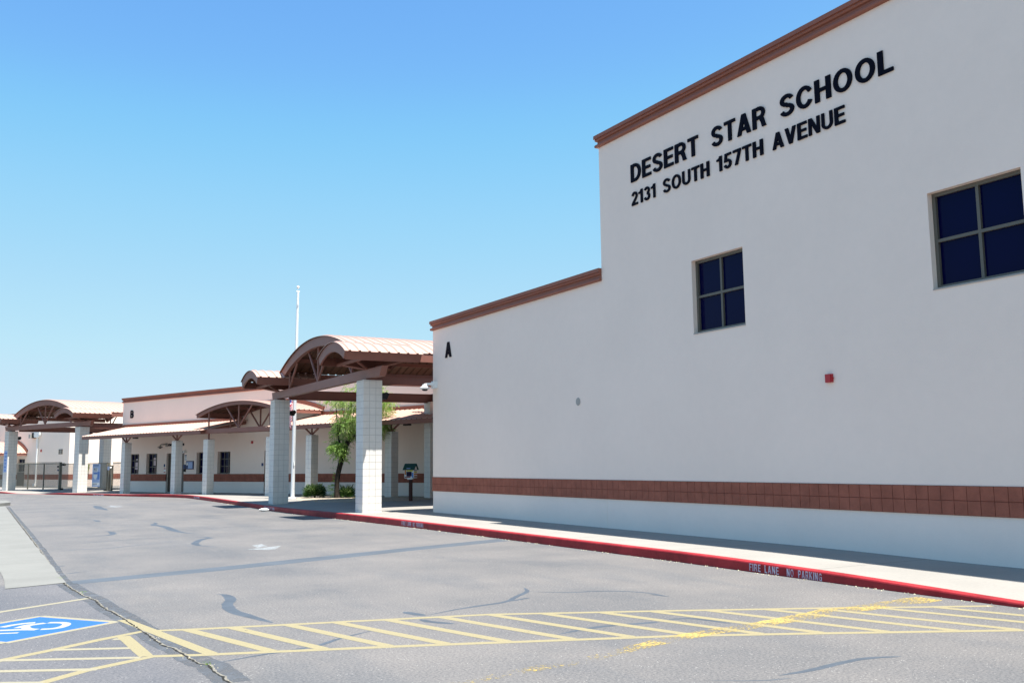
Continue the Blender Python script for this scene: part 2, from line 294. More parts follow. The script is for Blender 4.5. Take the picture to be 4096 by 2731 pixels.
# ------------------------------------------------------------------ lettering
def arc(cx, cy, rx, ry, a0, a1, n=10): return [(cx+rx*math.cos(R(a0+(a1-a0)*i/n)), cy+ry*math.sin(R(a0+(a1-a0)*i/n))) for i in range(n+1)]
SW = .195
h = SW/2
def bar(x0, y0, x1, y1): return ('p', [(x0, y0), (x1, y0), (x1, y1), (x0, y1)])
G = {
 'A': (.72, [('p', [(0, 0), (.2, 0), (.46, 1), (.26, 1)]), ('p', [(.72, 0), (.52, 0), (.26, 1), (.46, 1)]), bar(.15, .2, .57, .36)]),
 'B': (.64, [bar(0, 0, SW, 1), ('s', [(h, 1-h*.9), (.34, 1-h*.9)]+arc(.34, .73, .18, .185, 90, -90, 8)+[(h, .53)]), ('s', [(h, .53), (.36, .53)]+arc(.36, .305, .2, .225, 90, -90, 8)+[(h, h*.9)])]),
 'C': (.70, [('s', arc(.36, .5, .27, .42, 28, 332, 20))]),
 'D': (.68, [bar(0, 0, SW, 1), ('s', [(h, 1-h*.9), (.28, 1-h*.9)]+arc(.28, .5, .31, .42, 90, -90, 12)+[(h, h*.9)])]),
 'E': (.58, [bar(0, 0, SW, 1), bar(0, .84, .57, 1), bar(0, .43, .53, .585), bar(0, 0, .58, .16)]),
 'F': (.55, [bar(0, 0, SW, 1), bar(0, .84, .55, 1), bar(0, .43, .49, .585)]),
 'G': (.72, [('s', arc(.36, .5, .27, .42, 28, 350, 20)), bar(.38, .40, .72, .55), bar(.57, 0, .72, .5)]),
 'H': (.66, [bar(0, 0, SW, 1), bar(.66-SW, 0, .66, 1), bar(0, .43, .66, .59)]),
 'I': (.19, [bar(0, 0, .19, 1)]),
 'K': (.70, [bar(0, 0, SW, 1), ('p', [(SW, .30), (SW, .54), (.46, 1), (.69, 1)]), ('p', [(.25, .62), (.38, .72), (.71, 0), (.49, 0)])]),
 'L': (.54, [bar(0, 0, SW, 1), bar(0, 0, .54, .16)]),
 'M': (.8, [bar(0, 0, .17, 1), bar(.63, 0, .8, 1), ('p', [(0, 1), (.24, 1), (.48, 0), (.32, 0)]), ('p', [(.8, 1), (.56, 1), (.32, 0), (.48, 0)])]),
 'N': (.66, [bar(0, 0, .17, 1), bar(.49, 0, .66, 1), ('p', [(0, 1), (.2, 1), (.66, 0), (.46, 0)])]),
 'O': (.76, [('s', arc(.38, .5, .285, .42, 0, 360, 26))]),
 'P': (.62, [bar(0, 0, SW, 1), ('s', [(h, 1-h*.9), (.34, 1-h*.9)]+arc(.34, .69, .19, .23, 90, -90, 8)+[(h, .46)])]),
 'R': (.68, [bar(0, 0, SW, 1), ('s', [(h, 1-h*.9), (.37, 1-h*.9)]+arc(.37, .70, .19, .215, 90, -90, 8)+[(h, .485)]), ('p', [(.34, .44), (.56, .44), (.62, .2), (.68, 0), (.48, 0), (.44, .2)])]),
 'S': (.64, [('s', arc(.32, .725, .215, .195, 12, 262, 12)+arc(.32, .275, .23, .20, 84, -168, 12))]),
 'T': (.6, [bar(.21, 0, .39, 1), bar(0, .84, .6, 1)]),
 'U': (.66, [('s', [(h, 1), (h, .36)]+arc(.33, .35, .24, .27, 180, 360, 12)+[(.66-h, 1)])]),
 'V': (.68, [('p', [(0, 1), (.2, 1), (.44, 0), (.24, 0)]), ('p', [(.68, 1), (.48, 1), (.24, 0), (.44, 0)])]),
 '1': (.40, [bar(.19, 0, .37, 1), ('p', [(.0, .70), (.0, .82), (.14, .86), (.24, 1), (.30, 1), (.30, .70)])]),
 '2': (.56, [('s', arc(.28, .70, .19, .225, 175, -30, 10)+[(.33, .42), (.12, .18), (.08, .06)]), bar(0, 0, .56, .16)]),
 '3': (.56, [('s', arc(.27, .73, .18, .19, 165, -85, 10)), ('s', arc(.27, .29, .20, .215, 88, -165, 10))]),
 '5': (.56, [bar(.08, .84, .53, 1), ('p', [(.08, .84), (.24, .84), (.2, .45), (.03, .45)]), ('s', arc(.27, .31, .19, .235, 130, -165, 12))]),
 '7': (.54, [bar(0, .84, .54, 1), ('p', [(.36, .86), (.54, .86), (.30, 0), (.11, 0)])]),
 '-': (.3, [bar(0, .4, .3, .54)]),
}
def strokepoly(pts, wd):
    P = [Vector((a, b)) for a, b in pts]; L = []; Rr = []
    for i, p in enumerate(P):
        d0 = (P[i]-P[i-1]).normalized() if i else None; d1 = (P[i+1]-P[i]).normalized() if i < len(P)-1 else None
        if d0 is None: d0 = d1
        if d1 is None: d1 = d0
        d = (d0+d1).normalized(); nrm = Vector((-d.y, d.x)); k = wd/2/max(.5, nrm.dot(Vector((-d0.y, d0.x))))
        L.append(p+nrm*k); Rr.append(p-nrm*k)
    return L, Rr
def lettering(mb, word, place, width, height, depth, track=.11, bold=1., mi=0):
    # place(u, v, t): u along the word, v up, t out of the wall (metres)
    d0_ = depth; tot = sum(G[c][0] for c in word)+track*(len(word)-1); sx = width/tot; x = 0
    for c in word:
        gw, items = G[c]; depth = d0_
        for ki, (kind, pts) in enumerate(items):
            depth += depth*.02
            if kind == 'p':
                q = [((x+a)*sx, b*height) for a, b in pts]; n = len(q)
                mb.add([place(a, b, depth) for a, b in q]+[place(a, b, 0) for a, b in q], [tuple(range(n))]+[(i, (i+1) % n, (i+1) % n+n, i+n) for i in range(n)], mi)
            else:
                Lp, Rp = strokepoly(pts, SW*.93*bold)
                rows = [[place((x+a.x)*sx, a.y*height, 0), place((x+a.x)*sx, a.y*height, depth), place((x+b.x)*sx, b.y*height, depth), place((x+b.x)*sx, b.y*height, 0)] for a, b in zip(Lp, Rp)]
                mb.strip(rows, mi); mb.add([rows[0][i] for i in range(4)]+[rows[-1][i] for i in range(4)], [(0, 1, 2, 3), (4, 5, 6, 7)], mi)
        x += gw+track
# ------------------------------------------------------------------ ground, drive, kerb, walk
def bump(x, y): return math.exp(-((y-35)/6.5)**2)
def cx(y):            # kerb face line
    P = [(-60, 9.6), (8, 9.62), (12.5, 9.72), (49.8, 9.72), (51.2, 9.45), (52.6, 8.95), (67.4, 3.0), (120, -18.5)]
    for (a, xa), (b, xb) in zip(P, P[1:]):
        if y <= b: return xa+(xb-xa)*(y-a)/(b-a)
    return P[-1][1]
def rz(x, y): return -.065*math.exp(-((y-33)/8)**2)*sm(6.5, 9, x)*sm(18, 23, y)
def sz(x, y):
    z = .15-.03*sm(11.5, 8, y)-.065*bump(x, y)*sm(12.6, 10.6, x)
    return z-.045*sm(53, 56, y)
def ramp(y): return min(sm(65.2, 62.6, y)+sm(67.6, 70.2, y), 1)
def hz(y, off=0):     # top of kerb and the walk right behind it
    z = sz(cx(y)+off+.2, y); r = ramp(y); r = r+(1-r)*sm(0, 3.2, off); q = .12+.88*sm(4.6, 9.2, y); q = q+(1-q)*sm(0, 1.9, off)
    return .006+(z-.006)*r*q
ys = [-60, -40, -25, -15]+[-8+.5*i for i in range(2*98)]+[95, 105, 120]
mb = MB(); mb.strip([[(x, y, -.35) for x in (-3000, -400, -90, 90, 400, 3000)] for y in (-3000, -400, -60, 120, 400, 3000)])
tag(mb.build('ground', 'dirt'), kind='structure')
mb = MB()
mb.strip([[(x, y, rz(x, y)) for x in (-90, -40, -20, -8, 0, 3, 6.5, 7, 7.5, 8, 8.5, 9) if x < cx(y)-.3 or x <= -20]+[] for y in [0]]) if False else None
rows = []
for y in ys:
    c = cx(y); rows.append([(c+o, y, rz(c+o, y)) for o in (-100, -50, -28, -18, -12, -9, -7, -5, -4, -3.2, -2.6, -2.1, -1.6, -1.2, -.8, -.4, 0)])
mb.strip(rows); road = tag(mb.build('road', 'asphalt'), kind='structure')
mb = MB(); prof = [(0, None), (.0, -.022), (.006, -.008), (.02, 0), (.15, 0), (.15, -.12)]; rows = []
for y in ys:
    c = cx(y); hh = hz(y); rows.append([(c+o, y, (rz(c, y)-.03) if dz is None else max(hh+dz, rz(c, y)-.02)) for o, dz in prof])
mb.strip(rows)
curb = tag(mb.build('curb', 'curbred'), kind='structure')
mb = MB(); rows = []
for y in ys:
    c = cx(y); rows.append([(c+o, y, hz(y, o-.15)-.002*(o == .1505)) for o in (.1505, .4, .7, 1.0, 1.3, 1.7, 2.1, 2.5, 3, 3.5, 4, 5, 6, 8, 12, 20, 40, 90)])
mb.strip(rows); walk = tag(mb.build('sidewalk', 'walk'), kind='structure')
# valley gutter of pale concrete
mb = MB(); rows = []
for i in range(41):
    y = 14.35+31.1*i/40; a = .53+.02*math.sin(y*1.3); b = 1.27+.24*(i/40)**1.2+.012*math.sin(y*3.1)
    rows.append([(a-.006*i/40, y-.28*0, .006), (a+.2, y+.07, .005), (b-.2, y+.2, .005), (b, y+.27, .006)])
mb.strip(rows); tag(mb.build('gutter', 'gutter'), kind='structure')
YEL = [[(0.142,8.917),(0.326,9.099),(0.735,9.366),(1.165,9.682),(1.562,9.925),(2.048,9.745),(3.429,9.36),(4.812,8.967),(6.548,8.101),(8.11,7.283),(8.832,6.862),(9.507,6.5)],[(0.454,7.903),(0.884,8.281),(1.432,8.587),(1.777,8.427),(2.937,8.011),(3.691,7.728),(5.612,6.954),(6.771,6.352),(8.422,5.459)],[(1.354,9.738),(1.384,8.619)],[(1.252,9.625),(1.334,9.586)],[(0.748,9.357),(1.342,9.07)],[(0.204,9.157),(0.326,9.099),(1.333,8.59)],[(0.198,8.692),(0.313,8.622),(0.975,8.284)],[(0.245,8.162),(0.3,8.153),(0.57,7.994)]]
DIAG = [[(1.49,9.906),(1.812,8.598),(1.904,8.475)],[(1.937,9.701),(2.33,8.236)],[(2.344,9.58),(2.731,8.193)],[(3.303,9.304),(3.649,7.731)],[(3.789,9.218),(4.184,7.605)],[(4.319,9.043),(4.684,7.388)],[(4.81,8.898),(5.21,7.173)],[(2.846,9.451),(3.104,8.469),(3.19,7.925)],[(5.308,8.682),(5.914,8.118),(6.266,6.661)],[(5.557,7.632),(5.734,6.909)],[(6.3,8.195),(6.659,7.005),(6.837,6.338)],[(6.833,7.906),(7.222,6.689),(7.311,6.143)],[(7.395,7.668),(7.592,7.026)],[(7.418,7.617),(7.574,6.914),(7.86,5.834)],[(7.828,7.323),(8.295,6.197),(8.445,5.474)],[(8.439,7.074),(8.856,5.734)],[(8.99,6.788),(9.211,5.958)]]
STALL = [[(0.007,11.674),(0.408,12.122),(1.355,12.755)]]
BLUE = [(0.774,11.526),(1.409,10.664),(0.39,9.966)]
ISA = [[(0.718,10.607),(0.836,10.575),(0.926,10.662),(0.973,10.812),(0.94,10.939),(0.813,11.011)],[(0.681,10.609),(0.611,10.695),(0.588,10.827),(0.615,10.928),(0.702,10.974),(0.781,11.001)],[(0.263,10.794),(0.371,10.757),(0.581,10.686),(0.681,10.609)],[(0.391,10.957),(0.492,11.052),(0.608,11.097),(0.697,11.088)],[(0.259,10.592),(0.365,10.56),(0.518,10.503)],[(0.513,10.818),(0.602,10.967),(0.695,10.996)]]
ARROW = [[(4.684,18.379),(4.887,18.15),(4.98,18.025),(5.144,18.122),(5.46,18.81)],[(4.997,19.223),(4.951,18.664),(5.214,18.876),(5.213,19.119),(5.24,19.409),(5.17,19.4)],[(4.973,41.675),(5.217,40.751),(5.603,41.6),(5.559,42.555),(5.32,43.164)]]
PATCH = [(1.241,14.325),(3.438,14.92),(5.70,15.70),(7.236,16.28),(9.60,17.05),(9.66,17.65),(6.003,16.40),(3.577,15.50),(1.279,14.789)]
THIN = [[(1.482,33.621),(3.572,34.174),(6.204,36.981),(8.523,37.112)],[(1.499,28.946),(4.439,29.557),(5.922,29.504),(8.135,31.285)],[(1.707,21.686),(3.022,22.462),(4.405,22.873),(5.047,22.939)],[(1.335,20.079),(2.055,20.421),(2.406,20.236),(3.012,20.693),(3.855,21.086)],[(2.716,27.212),(3.645,27.182)],[(3.249,25.749),(4.204,26.501)],[(1.338,17.084),(1.477,17.201)],[(1.367,15.859),(1.582,15.991)],[(4.678,5.468),(4.992,5.238),(5.254,5.19)]]
SEAL = [([(4.511,29.496),(4.778,28.65),(4.462,27.665),(4.648,26.731),(4.534,25.043),(4.561,24.053),(4.781,23.269)],0.13),([(4.377,22.727),(4.836,21.824),(4.497,21.569),(4.012,20.061),(4.339,19.304)],0.1),([(3.062,25.9),(3.166,25.489),(3.103,24.307),(2.587,23.97)],0.1),([(4.57,43.895),(4.756,42.963),(4.579,40.852),(4.618,38.451)],0.2),([(3.436,31.639),(3.462,30.386)],0.1),([(2.738,12.19),(2.84,12.168),(2.822,11.713),(2.647,11.256),(2.583,10.707),(2.668,10.169),(2.747,9.727)],0.13),([(4.132,9.64),(4.158,9.465),(4.21,9.277)],0.11),([(4.231,9.286),(4.803,9.529),(5.427,9.646),(5.648,9.932),(6.043,10.258),(6.174,10.59)],0.07),([(5.456,9.697),(5.587,9.723),(5.786,9.807)],0.06),([(6.043,10.258),(6.387,9.891),(6.825,9.833),(7.173,9.43),(7.165,8.969)],0.05),([(4.073,9.084),(4.083,8.892),(4.243,8.648)],0.09),([(1.754,8.001),(2.142,8.135),(2.447,8.198),(2.747,8.279),(2.829,8.349),(3.026,8.52),(3.408,8.729)],0.055),([(4.769,7.598),(5.171,7.709),(5.43,7.736),(5.889,7.637),(5.959,7.648)],0.08),([(6.07,7.696),(6.355,7.662),(6.423,7.461),(6.485,7.179)],0.06),([(7.102,9.239),(7.175,8.976)],0.05),([(5.225,5.301),(5.528,5.297),(5.901,5.359),(6.24,5.391),(6.528,5.278)],0.07)]
CRACK = [(1.535,44.612),(1.452,36.045),(1.381,27.944),(1.316,21.469),(1.284,18.902),(1.234,15.678),(1.239,14.519),(1.272,13.843),(1.335,13.04),(1.407,12.454),(1.422,11.746),(1.477,11.203),(1.514,10.602),(1.552,9.907),(1.582,9.122),(1.654,8.753),(1.657,8.449),(1.689,8.077),(1.748,7.972),(1.731,7.788),(1.741,7.534),(1.74,7.246)]
FADE = [(2.9,6.316),(3.26,6.331),(3.469,6.38),(3.838,6.464),(4.259,6.485),(4.925,6.701),(5.533,6.857),(6.007,6.937),(6.437,6.953),(7.066,7.031),(7.805,7.166),(8.347,7.15),(8.941,7.195),(9.388,7.126)]
ISLAND = [(0.926,50.211),(1.433,49.944),(1.675,49.848),(1.763,47.61),(1.743,46.694),(1.504,46.032),(1.319,45.778),(0.847,45.603)]

def ribbon(mb, pts, wd, z=.004, jag=0, taper=False, sub=.25, mi=0, seed=1):
    rr = random.Random(seed); P = []
    for (a, b), (c, d) in zip(pts, pts[1:]):
        n = max(1, int(math.hypot(c-a, d-b)/sub))
        for i in range(n): P.append((a+(c-a)*i/n, b+(d-b)*i/n))
    P.append(pts[-1]); n = len(P); rows = []
    for i, p in enumerate(P):
        q0, q1 = P[max(0, i-1)], P[min(n-1, i+1)]; dx, dy = q1[0]-q0[0], q1[1]-q0[1]; l = math.hypot(dx, dy) or 1; nx, ny = -dy/l, dx/l
        k = wd[min(len(wd)-1, int(i*len(wd)/n))] if isinstance(wd, list) else wd
        k = k/2*(1 if not taper else max(.15, min(1, 3.5*i/n, 3.5*(n-1-i)/n+.15)))
        a = k*(1+jag*rr.uniform(-1, 1)); b = k*(1+jag*rr.uniform(-1, 1)); x, y = p
        rows.append([(x+nx*a, y+ny*a, rz(x, y)+z), (x-nx*b, y-ny*b, rz(x, y)+z)])
    mb.strip(rows, mi)
def smooth_path(p, it=2):
    for _ in range(it):
        q = [p[0]]
        for a, b in zip(p, p[1:]): q += [(a[0]*.75+b[0]*.25, a[1]*.75+b[1]*.25), (a[0]*.25+b[0]*.75, a[1]*.25+b[1]*.75)]
        p = q+[p[-1]]
    return p
mb = MB(); mb.poly([(x, y, .0004+rz(x, y)) for x, y in PATCH]); mb.build('trench_patch', 'patch', road)
mb = MB()
for i, (p, wd) in enumerate(SEAL): ribbon(mb, smooth_path(p, 2 if i > 4 else 1), wd*(1 if i > 4 else 1.5), .0006+.0001*(i % 3), .10, True, .12, seed=i)
for i, p in enumerate(THIN): ribbon(mb, smooth_path(p, 1), .07 if p[0][1] > 14 else .02, .0007, .35, True, .3, seed=i+40)
mb.build('crack_seal', 'seal', road)
mb = MB(); ribbon(mb, smooth_path([(x+.03, y) for x, y in CRACK[6:]], 3), .26, .0005, .05, False, .12); ribbon(mb, [(x+.06, y) for x, y in CRACK[:7]], .12, .0005, .2, False, .4)
mb.build('crack_seal', 'halo', road)
mb = MB(); cr = random.Random(5)
def jagline(pts, amp, step):
    P = []
    for (a, b), (c, d) in zip(pts, pts[1:]):
        n = max(1, int(math.hypot(c-a, d-b)/step))
        for i in range(n): P.append((a+(c-a)*i/n+cr.uniform(-amp, amp), b+(d-b)*i/n+cr.uniform(-amp, amp)))
    return P+[pts[-1]]
CJ = jagline(CRACK, .008, .05)
ribbon(mb, [(x+.014, y) for x, y in CJ], .026, .0012, .6, False, .05, mi=1, seed=2)
ribbon(mb, CJ, .020, .0016, .8, False, .05, mi=0, seed=3)
mb.build('open_crack', ['crackdark', 'cracksand'], road)
# crosswalk hatching
mb = MB()
for p in YEL[:2]: ribbon(mb, p, .10, .0010, .05, sub=.3)
mb2 = MB()
def yat(line, x):
    for (a, b), (c, d) in zip(line, line[1:]):
        if a <= x <= c: return b+(d-b)*(x-a)/(c-a)
    (a, b), (c, d) = line[-2:]; return d+(d-b)/(c-a)*(x-c)
UP = YEL[0][4:]; LO = YEL[1][2:]
for k, xu in enumerate((1.49, 1.94, 2.34, 2.846, 3.30, 3.79, 4.32, 4.81, 5.31, 5.85, 6.33, 6.85, 7.40, 7.88, 8.44, 8.95)):
    xl = xu+.38+.022*(xu-1.5); ribbon(mb2, [(xu, yat(UP, xu)-.03), (xl, yat(LO, xl)+.03)], .115, .0013, .04, sub=.3, seed=k)
for q in YEL[2:3]: ribbon(mb2, q, .115, .0013, .04)
mb.v += []; k0 = len(mb.v)
mb.add(mb2.v, mb2.f); mb.build('crosswalk_marking', 'lineyel', road)
mb = MB()
for p in YEL[3:]: ribbon(mb, p, .085, .0011, .05, sub=.3)
for p in STALL: ribbon(mb, p, .095, .0011, .05, sub=.3)
# earlier part of the aisle edges carry on out of frame
ribbon(mb, [(-3.2, 6.4), (.142, 8.90)], .10, .0010); ribbon(mb, [(-2.2, 6.05), (.454, 7.88)], .10, .0010); ribbon(mb, [(-3, 9.7), (.2, 11.92)], .095, .0011)
mb.build('parking_line', 'linepale', road)
P0, P1, P2 = [Vector((*p, 0)) for p in BLUE]; e = (P2-P1)*1.0; P3 = P0+e
mb = MB(); cen = (P0+P1+P2+P3)/4; mb.poly([(p.x, p.y, .0008) for p in (P0, P1, P2, P3)]); 
mb.build('parking_symbol_field', 'isablue', road)
mb = MB(); mbp = MB(); q = [(p.x, p.y) for p in (P0, P1, P2, P3)]
for a, b in zip(q, q[1:]+q[:1]):
    ribbon(mbp, [a, b], .085, .0012+.0001*q.index(a), .03)
mbp.build('parking_line', 'linepale', road)
for i, p in enumerate(ISA): ribbon(mb, smooth_path(p, 2), .085 if i < 4 else .06, .0010+.0001*i, .05, sub=.05)
mb.build('parking_symbol', 'isawhite', road)
for i, p in enumerate(ARROW[:2]+ARROW[2:]):
    pass
mb = MB()
for p in ARROW[:2]: mb.poly([(x, y, .0010+rz(x, y)) for x, y in p])
mb.build('arrow_marking', 'arrowwhite', road)
mb = MB(); mb.poly([(x, y, .0010+rz(x, y)) for x, y in ARROW[2]]); mb.build('arrow_marking', 'arrowfaint', road)
mb = MB(); ribbon(mb, FADE[:-1]+[(9.45, 7.2)], [.10, .14, .16, .16, .18, .20, .22, .22, .24, .26, .28, .30, .32, .34], .0018, .12, sub=.1); mb.build('faded_line', 'fadeyel', road)
# raised island at the left edge
mb = MB(); isl = ISLAND[:]; n = len(isl)
top = [(x, y, .13) for x, y in isl]; mb.poly(top); mb.strip([[(x, y, .13), (x+(x-.9)*.0, y, -.02)] for x, y in isl+isl[:1]])
tag(mb.build('traffic_island', 'gutter'), kind='structure')
# planting bed
bed = [(13.9, 42.6), (12.6, 41.4), (11.9, 38.9), (11.75, 36.9), (12.3, 35.0), (13.9, 34.5), (15.6, 34.6), (17.2, 36.2), (16.6, 38.4), (15.0, 41.6)]
bedp = smooth_path(bed+bed[:1], 2)[:-1]; mb = MB(); cxm = (14.4, 38.4)
rows = [[(cxm[0]+(x-cxm[0])*k, cxm[1]+(y-cxm[1])*k, sz(x, y)+dz) for x, y in bedp+bedp[:1]] for k, dz in ((1, .003), (.97, .02), (.7, .045), (.35, .055), (.02, .05))]
mb.strip(rows); tag(mb.build('planting_bed_soil', 'gravel'), kind='structure')
# fire lane lettering on the kerb
def curbtext(y0, z0, segs, hgt=.1):
    m_ = MB()
    for word, ya, yb in segs:
        lettering(m_, word, lambda u, v, t, ya=ya: (cx(ya-u)-.002-t, ya-u, hz(ya-u)-.022-hgt+v), ya-yb, hgt, .0015, track=.2, bold=.72)
    o = m_.build('fire_lane_lettering', 'curbwhite', curb, label='white stencilled words FIRE LANE NO PARKING'); return o
curbtext(0, 0, [('FIRE', 10.287, 10.06), ('LANE', 9.981, 9.712), ('NO', 9.56, 9.435), ('PARKING', 9.353, 8.94)])
curbtext(0, 0, [('FIRE', 22.83, 22.58), ('LANE', 22.5, 22.22), ('NO', 22.13, 22.0), ('PARKING', 21.92, 21.5)])
curbtext(0, 0, [('FIRE', 35.8, 35.52), ('LANE', 35.44, 35.1), ('NO', 35.02, 34.9), ('PARKING', 34.82, 34.44)])
curbtext(0, 0, [('FIRE', 48.5, 48.2), ('LANE', 48.12, 47.83), ('NO', 47.75, 47.62), ('PARKING', 47.55, 47.2)])
curbtext(0, 0, [('FIRE', 59.1, 58.9), ('LANE', 58.83, 58.6), ('NO', 58.53, 58.43), ('PARKING', 58.36, 58.05)])
# ------------------------------------------------------------------ building helpers
def facade(mb, n0, s0, s1, z0, z1, holes, depth, mi=0):
    S = sorted({s0, s1}|{v for h in holes for v in h[:2]}); Z = sorted({z0, z1}|{v for h in holes for v in h[2:]})
    for a, b in zip(S, S[1:]):
        for c, d in zip(Z, Z[1:]):
            if any(h[0] <= a and b <= h[1] and h[2] <= c and d <= h[3] for h in holes): continue
            mb.quad((n0, a, c), (n0, b, c), (n0, b, d), (n0, a, d), mi)
    for a, b, c, d in holes:
        n1 = n0+depth
        mb.quad((n0, a, c), (n1, a, c), (n1, a, d), (n0, a, d), mi); mb.quad((n0, b, c), (n1, b, c), (n1, b, d), (n0, b, d), mi)
        mb.quad((n0, a, d), (n1, a, d), (n1, b, d), (n0, b, d), mi); mb.quad((n0, a, c), (n1, a, c), (n1, b, c), (n0, b, c), mi)
def shell(mb, n0, n1, s0, s1, z0, z1, mi=0, skip=()):
    if 'top' not in skip: mb.quad((n0, s0, z1), (n1, s0, z1), (n1, s1, z1), (n0, s1, z1), mi)
    if 's0' not in skip: mb.quad((n0, s0, z0), (n1, s0, z0), (n1, s0, z1), (n0, s0, z1), mi)
    if 's1' not in skip: mb.quad((n0, s1, z0), (n1, s1, z0), (n1, s1, z1), (n0, s1, z1), mi)
    mb.quad((n1, s0, z0), (n1, s1, z0), (n1, s1, z1), (n1, s0, z1), mi)
CPROF = [(0, 0), (.050, .0), (.066, .012), (.072, .035), (.066, .060), (.050, .074), (.018, .082), (.018, .135), (.052, .146), (.064, .165), (.060, .19), (.056, .20), (.086, .202), (.084, .282), (0, .282)]
def cornice(mb, corners, z):
    # corners: plan polyline with outward offset directions [(n, s, (dn, ds)), ...]
    rows = [[(n+dn*o, s+ds*o, z+h_) for o, h_ in CPROF] for n, s, (dn, ds) in corners]; mb.strip(rows)
    for r in (rows[0], rows[-1]): mb.poly(r)
def bandrun(mb, n0, sa, sb, zb, ends=(False, False), pro=.022, len1=0, course=2):
    L_ = sb-sa; N = max(1, round(L_/T)); st = L_/N; g = .0065
    mb.box((n0-pro+.008, sa, zb), (n0+.05, sb, zb+course*T), 1)
    for i in range(N):
        for k in range(course):
            mb.tile((n0-pro+.008, sa+i*st+g/2, zb+k*T+g/2), (0, st-g, 0), (0, 0, T-g), (-.008, 0, 0), 0, .002)
def win(parent, n0, s0, s1, z0, z1, nx, nz, rec=.10, fw_=.055, label=None, sill=True):
    m_ = MB(); a, b = n0+rec, n0+rec+.06
    m_.box((a, s0, z0), (b, s0+fw_, z1)); m_.box((a, s1-fw_, z0), (b, s1, z1)); m_.box((a, s0+fw_, z1-fw_), (b, s1-fw_, z1)); m_.box((a, s0+fw_, z0), (b, s1-fw_, z0+fw_))
    for i in range(1, nx): c = s0+(s1-s0)*i/nx; m_.box((a+.003, c-fw_*.42, z0+fw_), (b, c+fw_*.42, z1-fw_))
    for i in range(1, nz): c = z0+(z1-z0)*i/nz; m_.box((a+.0015, s0+fw_, c-fw_*.42), (b, s1-fw_, c+fw_*.42))
    o = m_.build('window', 'frame', parent, label=label); q = tuple(parent['_b'])
    g_ = MB(); g_.box((b-.012, s0+.01, z0+.01), (b-.004, s1-.01, z1-.01)); g_.build('pane', 'glass', o, off=q)
    if sill: k = MB(); k.prism([(n0-.012, s0, z0), (n0+rec, s0, z0+.028), (n0+rec, s0, z0+.001), (n0-.012, s0, z0-.02)], (0, s1-s0, 0)); k.build('sill', 'sill', o, off=q)
    return o
# ------------------------------------------------------------------ gymnasium wing with the school name (building A)
WX = 12.026
A = thing('school_building', (WX, 8, .1), 0, 'tall cream stucco building with the school name in black letters', 'school building')
SW_H = (12.63, 14.04, 3.976, 5.395); LW_H = (7.345, 8.78, 3.976, 5.395); LW2 = (2.0, 3.43, 3.976, 5.395)
mb = MB(); zt, zl, y1, y0, ye = 8.567, 5.53, 17.055, 25.908, -9.0
facade(mb, WX, ye, y1, .95, zt, [SW_H, LW_H, LW2], .17); facade(mb, WX, y1, y0, .95, zl, [], 0)
shell(mb, WX, 34, ye, y1, -.1, zt+.02); shell(mb, WX, 34, y1, y0, -.1, zl+.02, skip=('s0',))
mb.build('wall', 'stucco', A)
mb = MB(); mb.quad((WX+.004, ye, -.1), (WX+.004, y0-.004, -.1), (WX+.004, y0-.004, .95), (WX+.004, ye, .95)); mb.quad((WX, y0+.003, -.1), (34, y0+.003, -.1), (34, y0+.003, .8), (WX, y0+.003, .8))
mb.build('base_wall', 'stucco_low', A)
mb = MB(); bandrun(mb, WX, ye, y0+.022, .765)
Nn = 60
mb.box((WX-.014, y0, .765), (24, y0+.014, .765+2*T), 1)
for i in range(58):
    for k in range(2): mb.tile((WX-.01+i*T, y0+.014, .7682+k*T), (T-.0065, 0, 0), (0, 0, T-.0065), (0, .008, 0), 0, .002)
mb.build('block_band', ['band', 'band_joint'], A)
mb = MB(); cornice(mb, [(WX, ye, (-1, 0)), (WX, y1, (-1, 1)), (34, y1, (0, 1))], zt); mb.build('cornice', 'cornice', A)
mb = MB(); cornice(mb, [(WX, y1+.0, (-1, 0)), (WX, y0, (-1, 1)), (34, y0, (0, 1))], zl); mb.build('cornice', 'cornice', A)
win(A, WX, *SW_H, 2, 2, label='smaller-looking square window under the school name'); win(A, WX, *LW_H, 2, 2, label='square window nearest the right edge'); win(A, WX, *LW2, 2, 2)
def wallword(m_, word, ya, yb, z, hgt, dp=.022, bold=1.):
    lettering(m_, word, lambda u, v, t: (WX-.004-t, ya-u, z+v), ya-yb, hgt, dp, track=.10, bold=bold)
for wd_, a, b in (('DESERT', 15.87, 13.70), ('STAR', 13.32, 11.89), ('SCHOOL', 11.55, 9.20)): mb = MB(); wallword(mb, wd_, a, b, 7.44, .385, bold=.94); mb.build('name_lettering', 'letter', A, label='black raised letters '+wd_)
for wd_, a, b in (('2131', 15.86, 15.05), ('SOUTH', 14.81, 13.41), ('157TH', 13.20, 11.99), ('AVENUE', 11.76, 10.16)): mb = MB(); wallword(mb, wd_, a, b, 6.93, .29, bold=.88); mb.build('address_lettering', 'letter', A, label='black raised letters '+wd_)
mb = MB(); wallword(mb, 'A', 25.02, 24.62, 4.615, .45, .025, 1.1); mb.build('building_letter', 'letter', A, label='black letter A')
mb = MB(); mb.lathe([(.001, 0), (.085, 0), (.09, .004), (.085, .008), (.001, .008)], seg=24)
mb.v = [(WX-.002-z, 18.09+x, 2.92+y) for x, y, z in mb.v]; mb.build('patched_disc', 'sill', A)
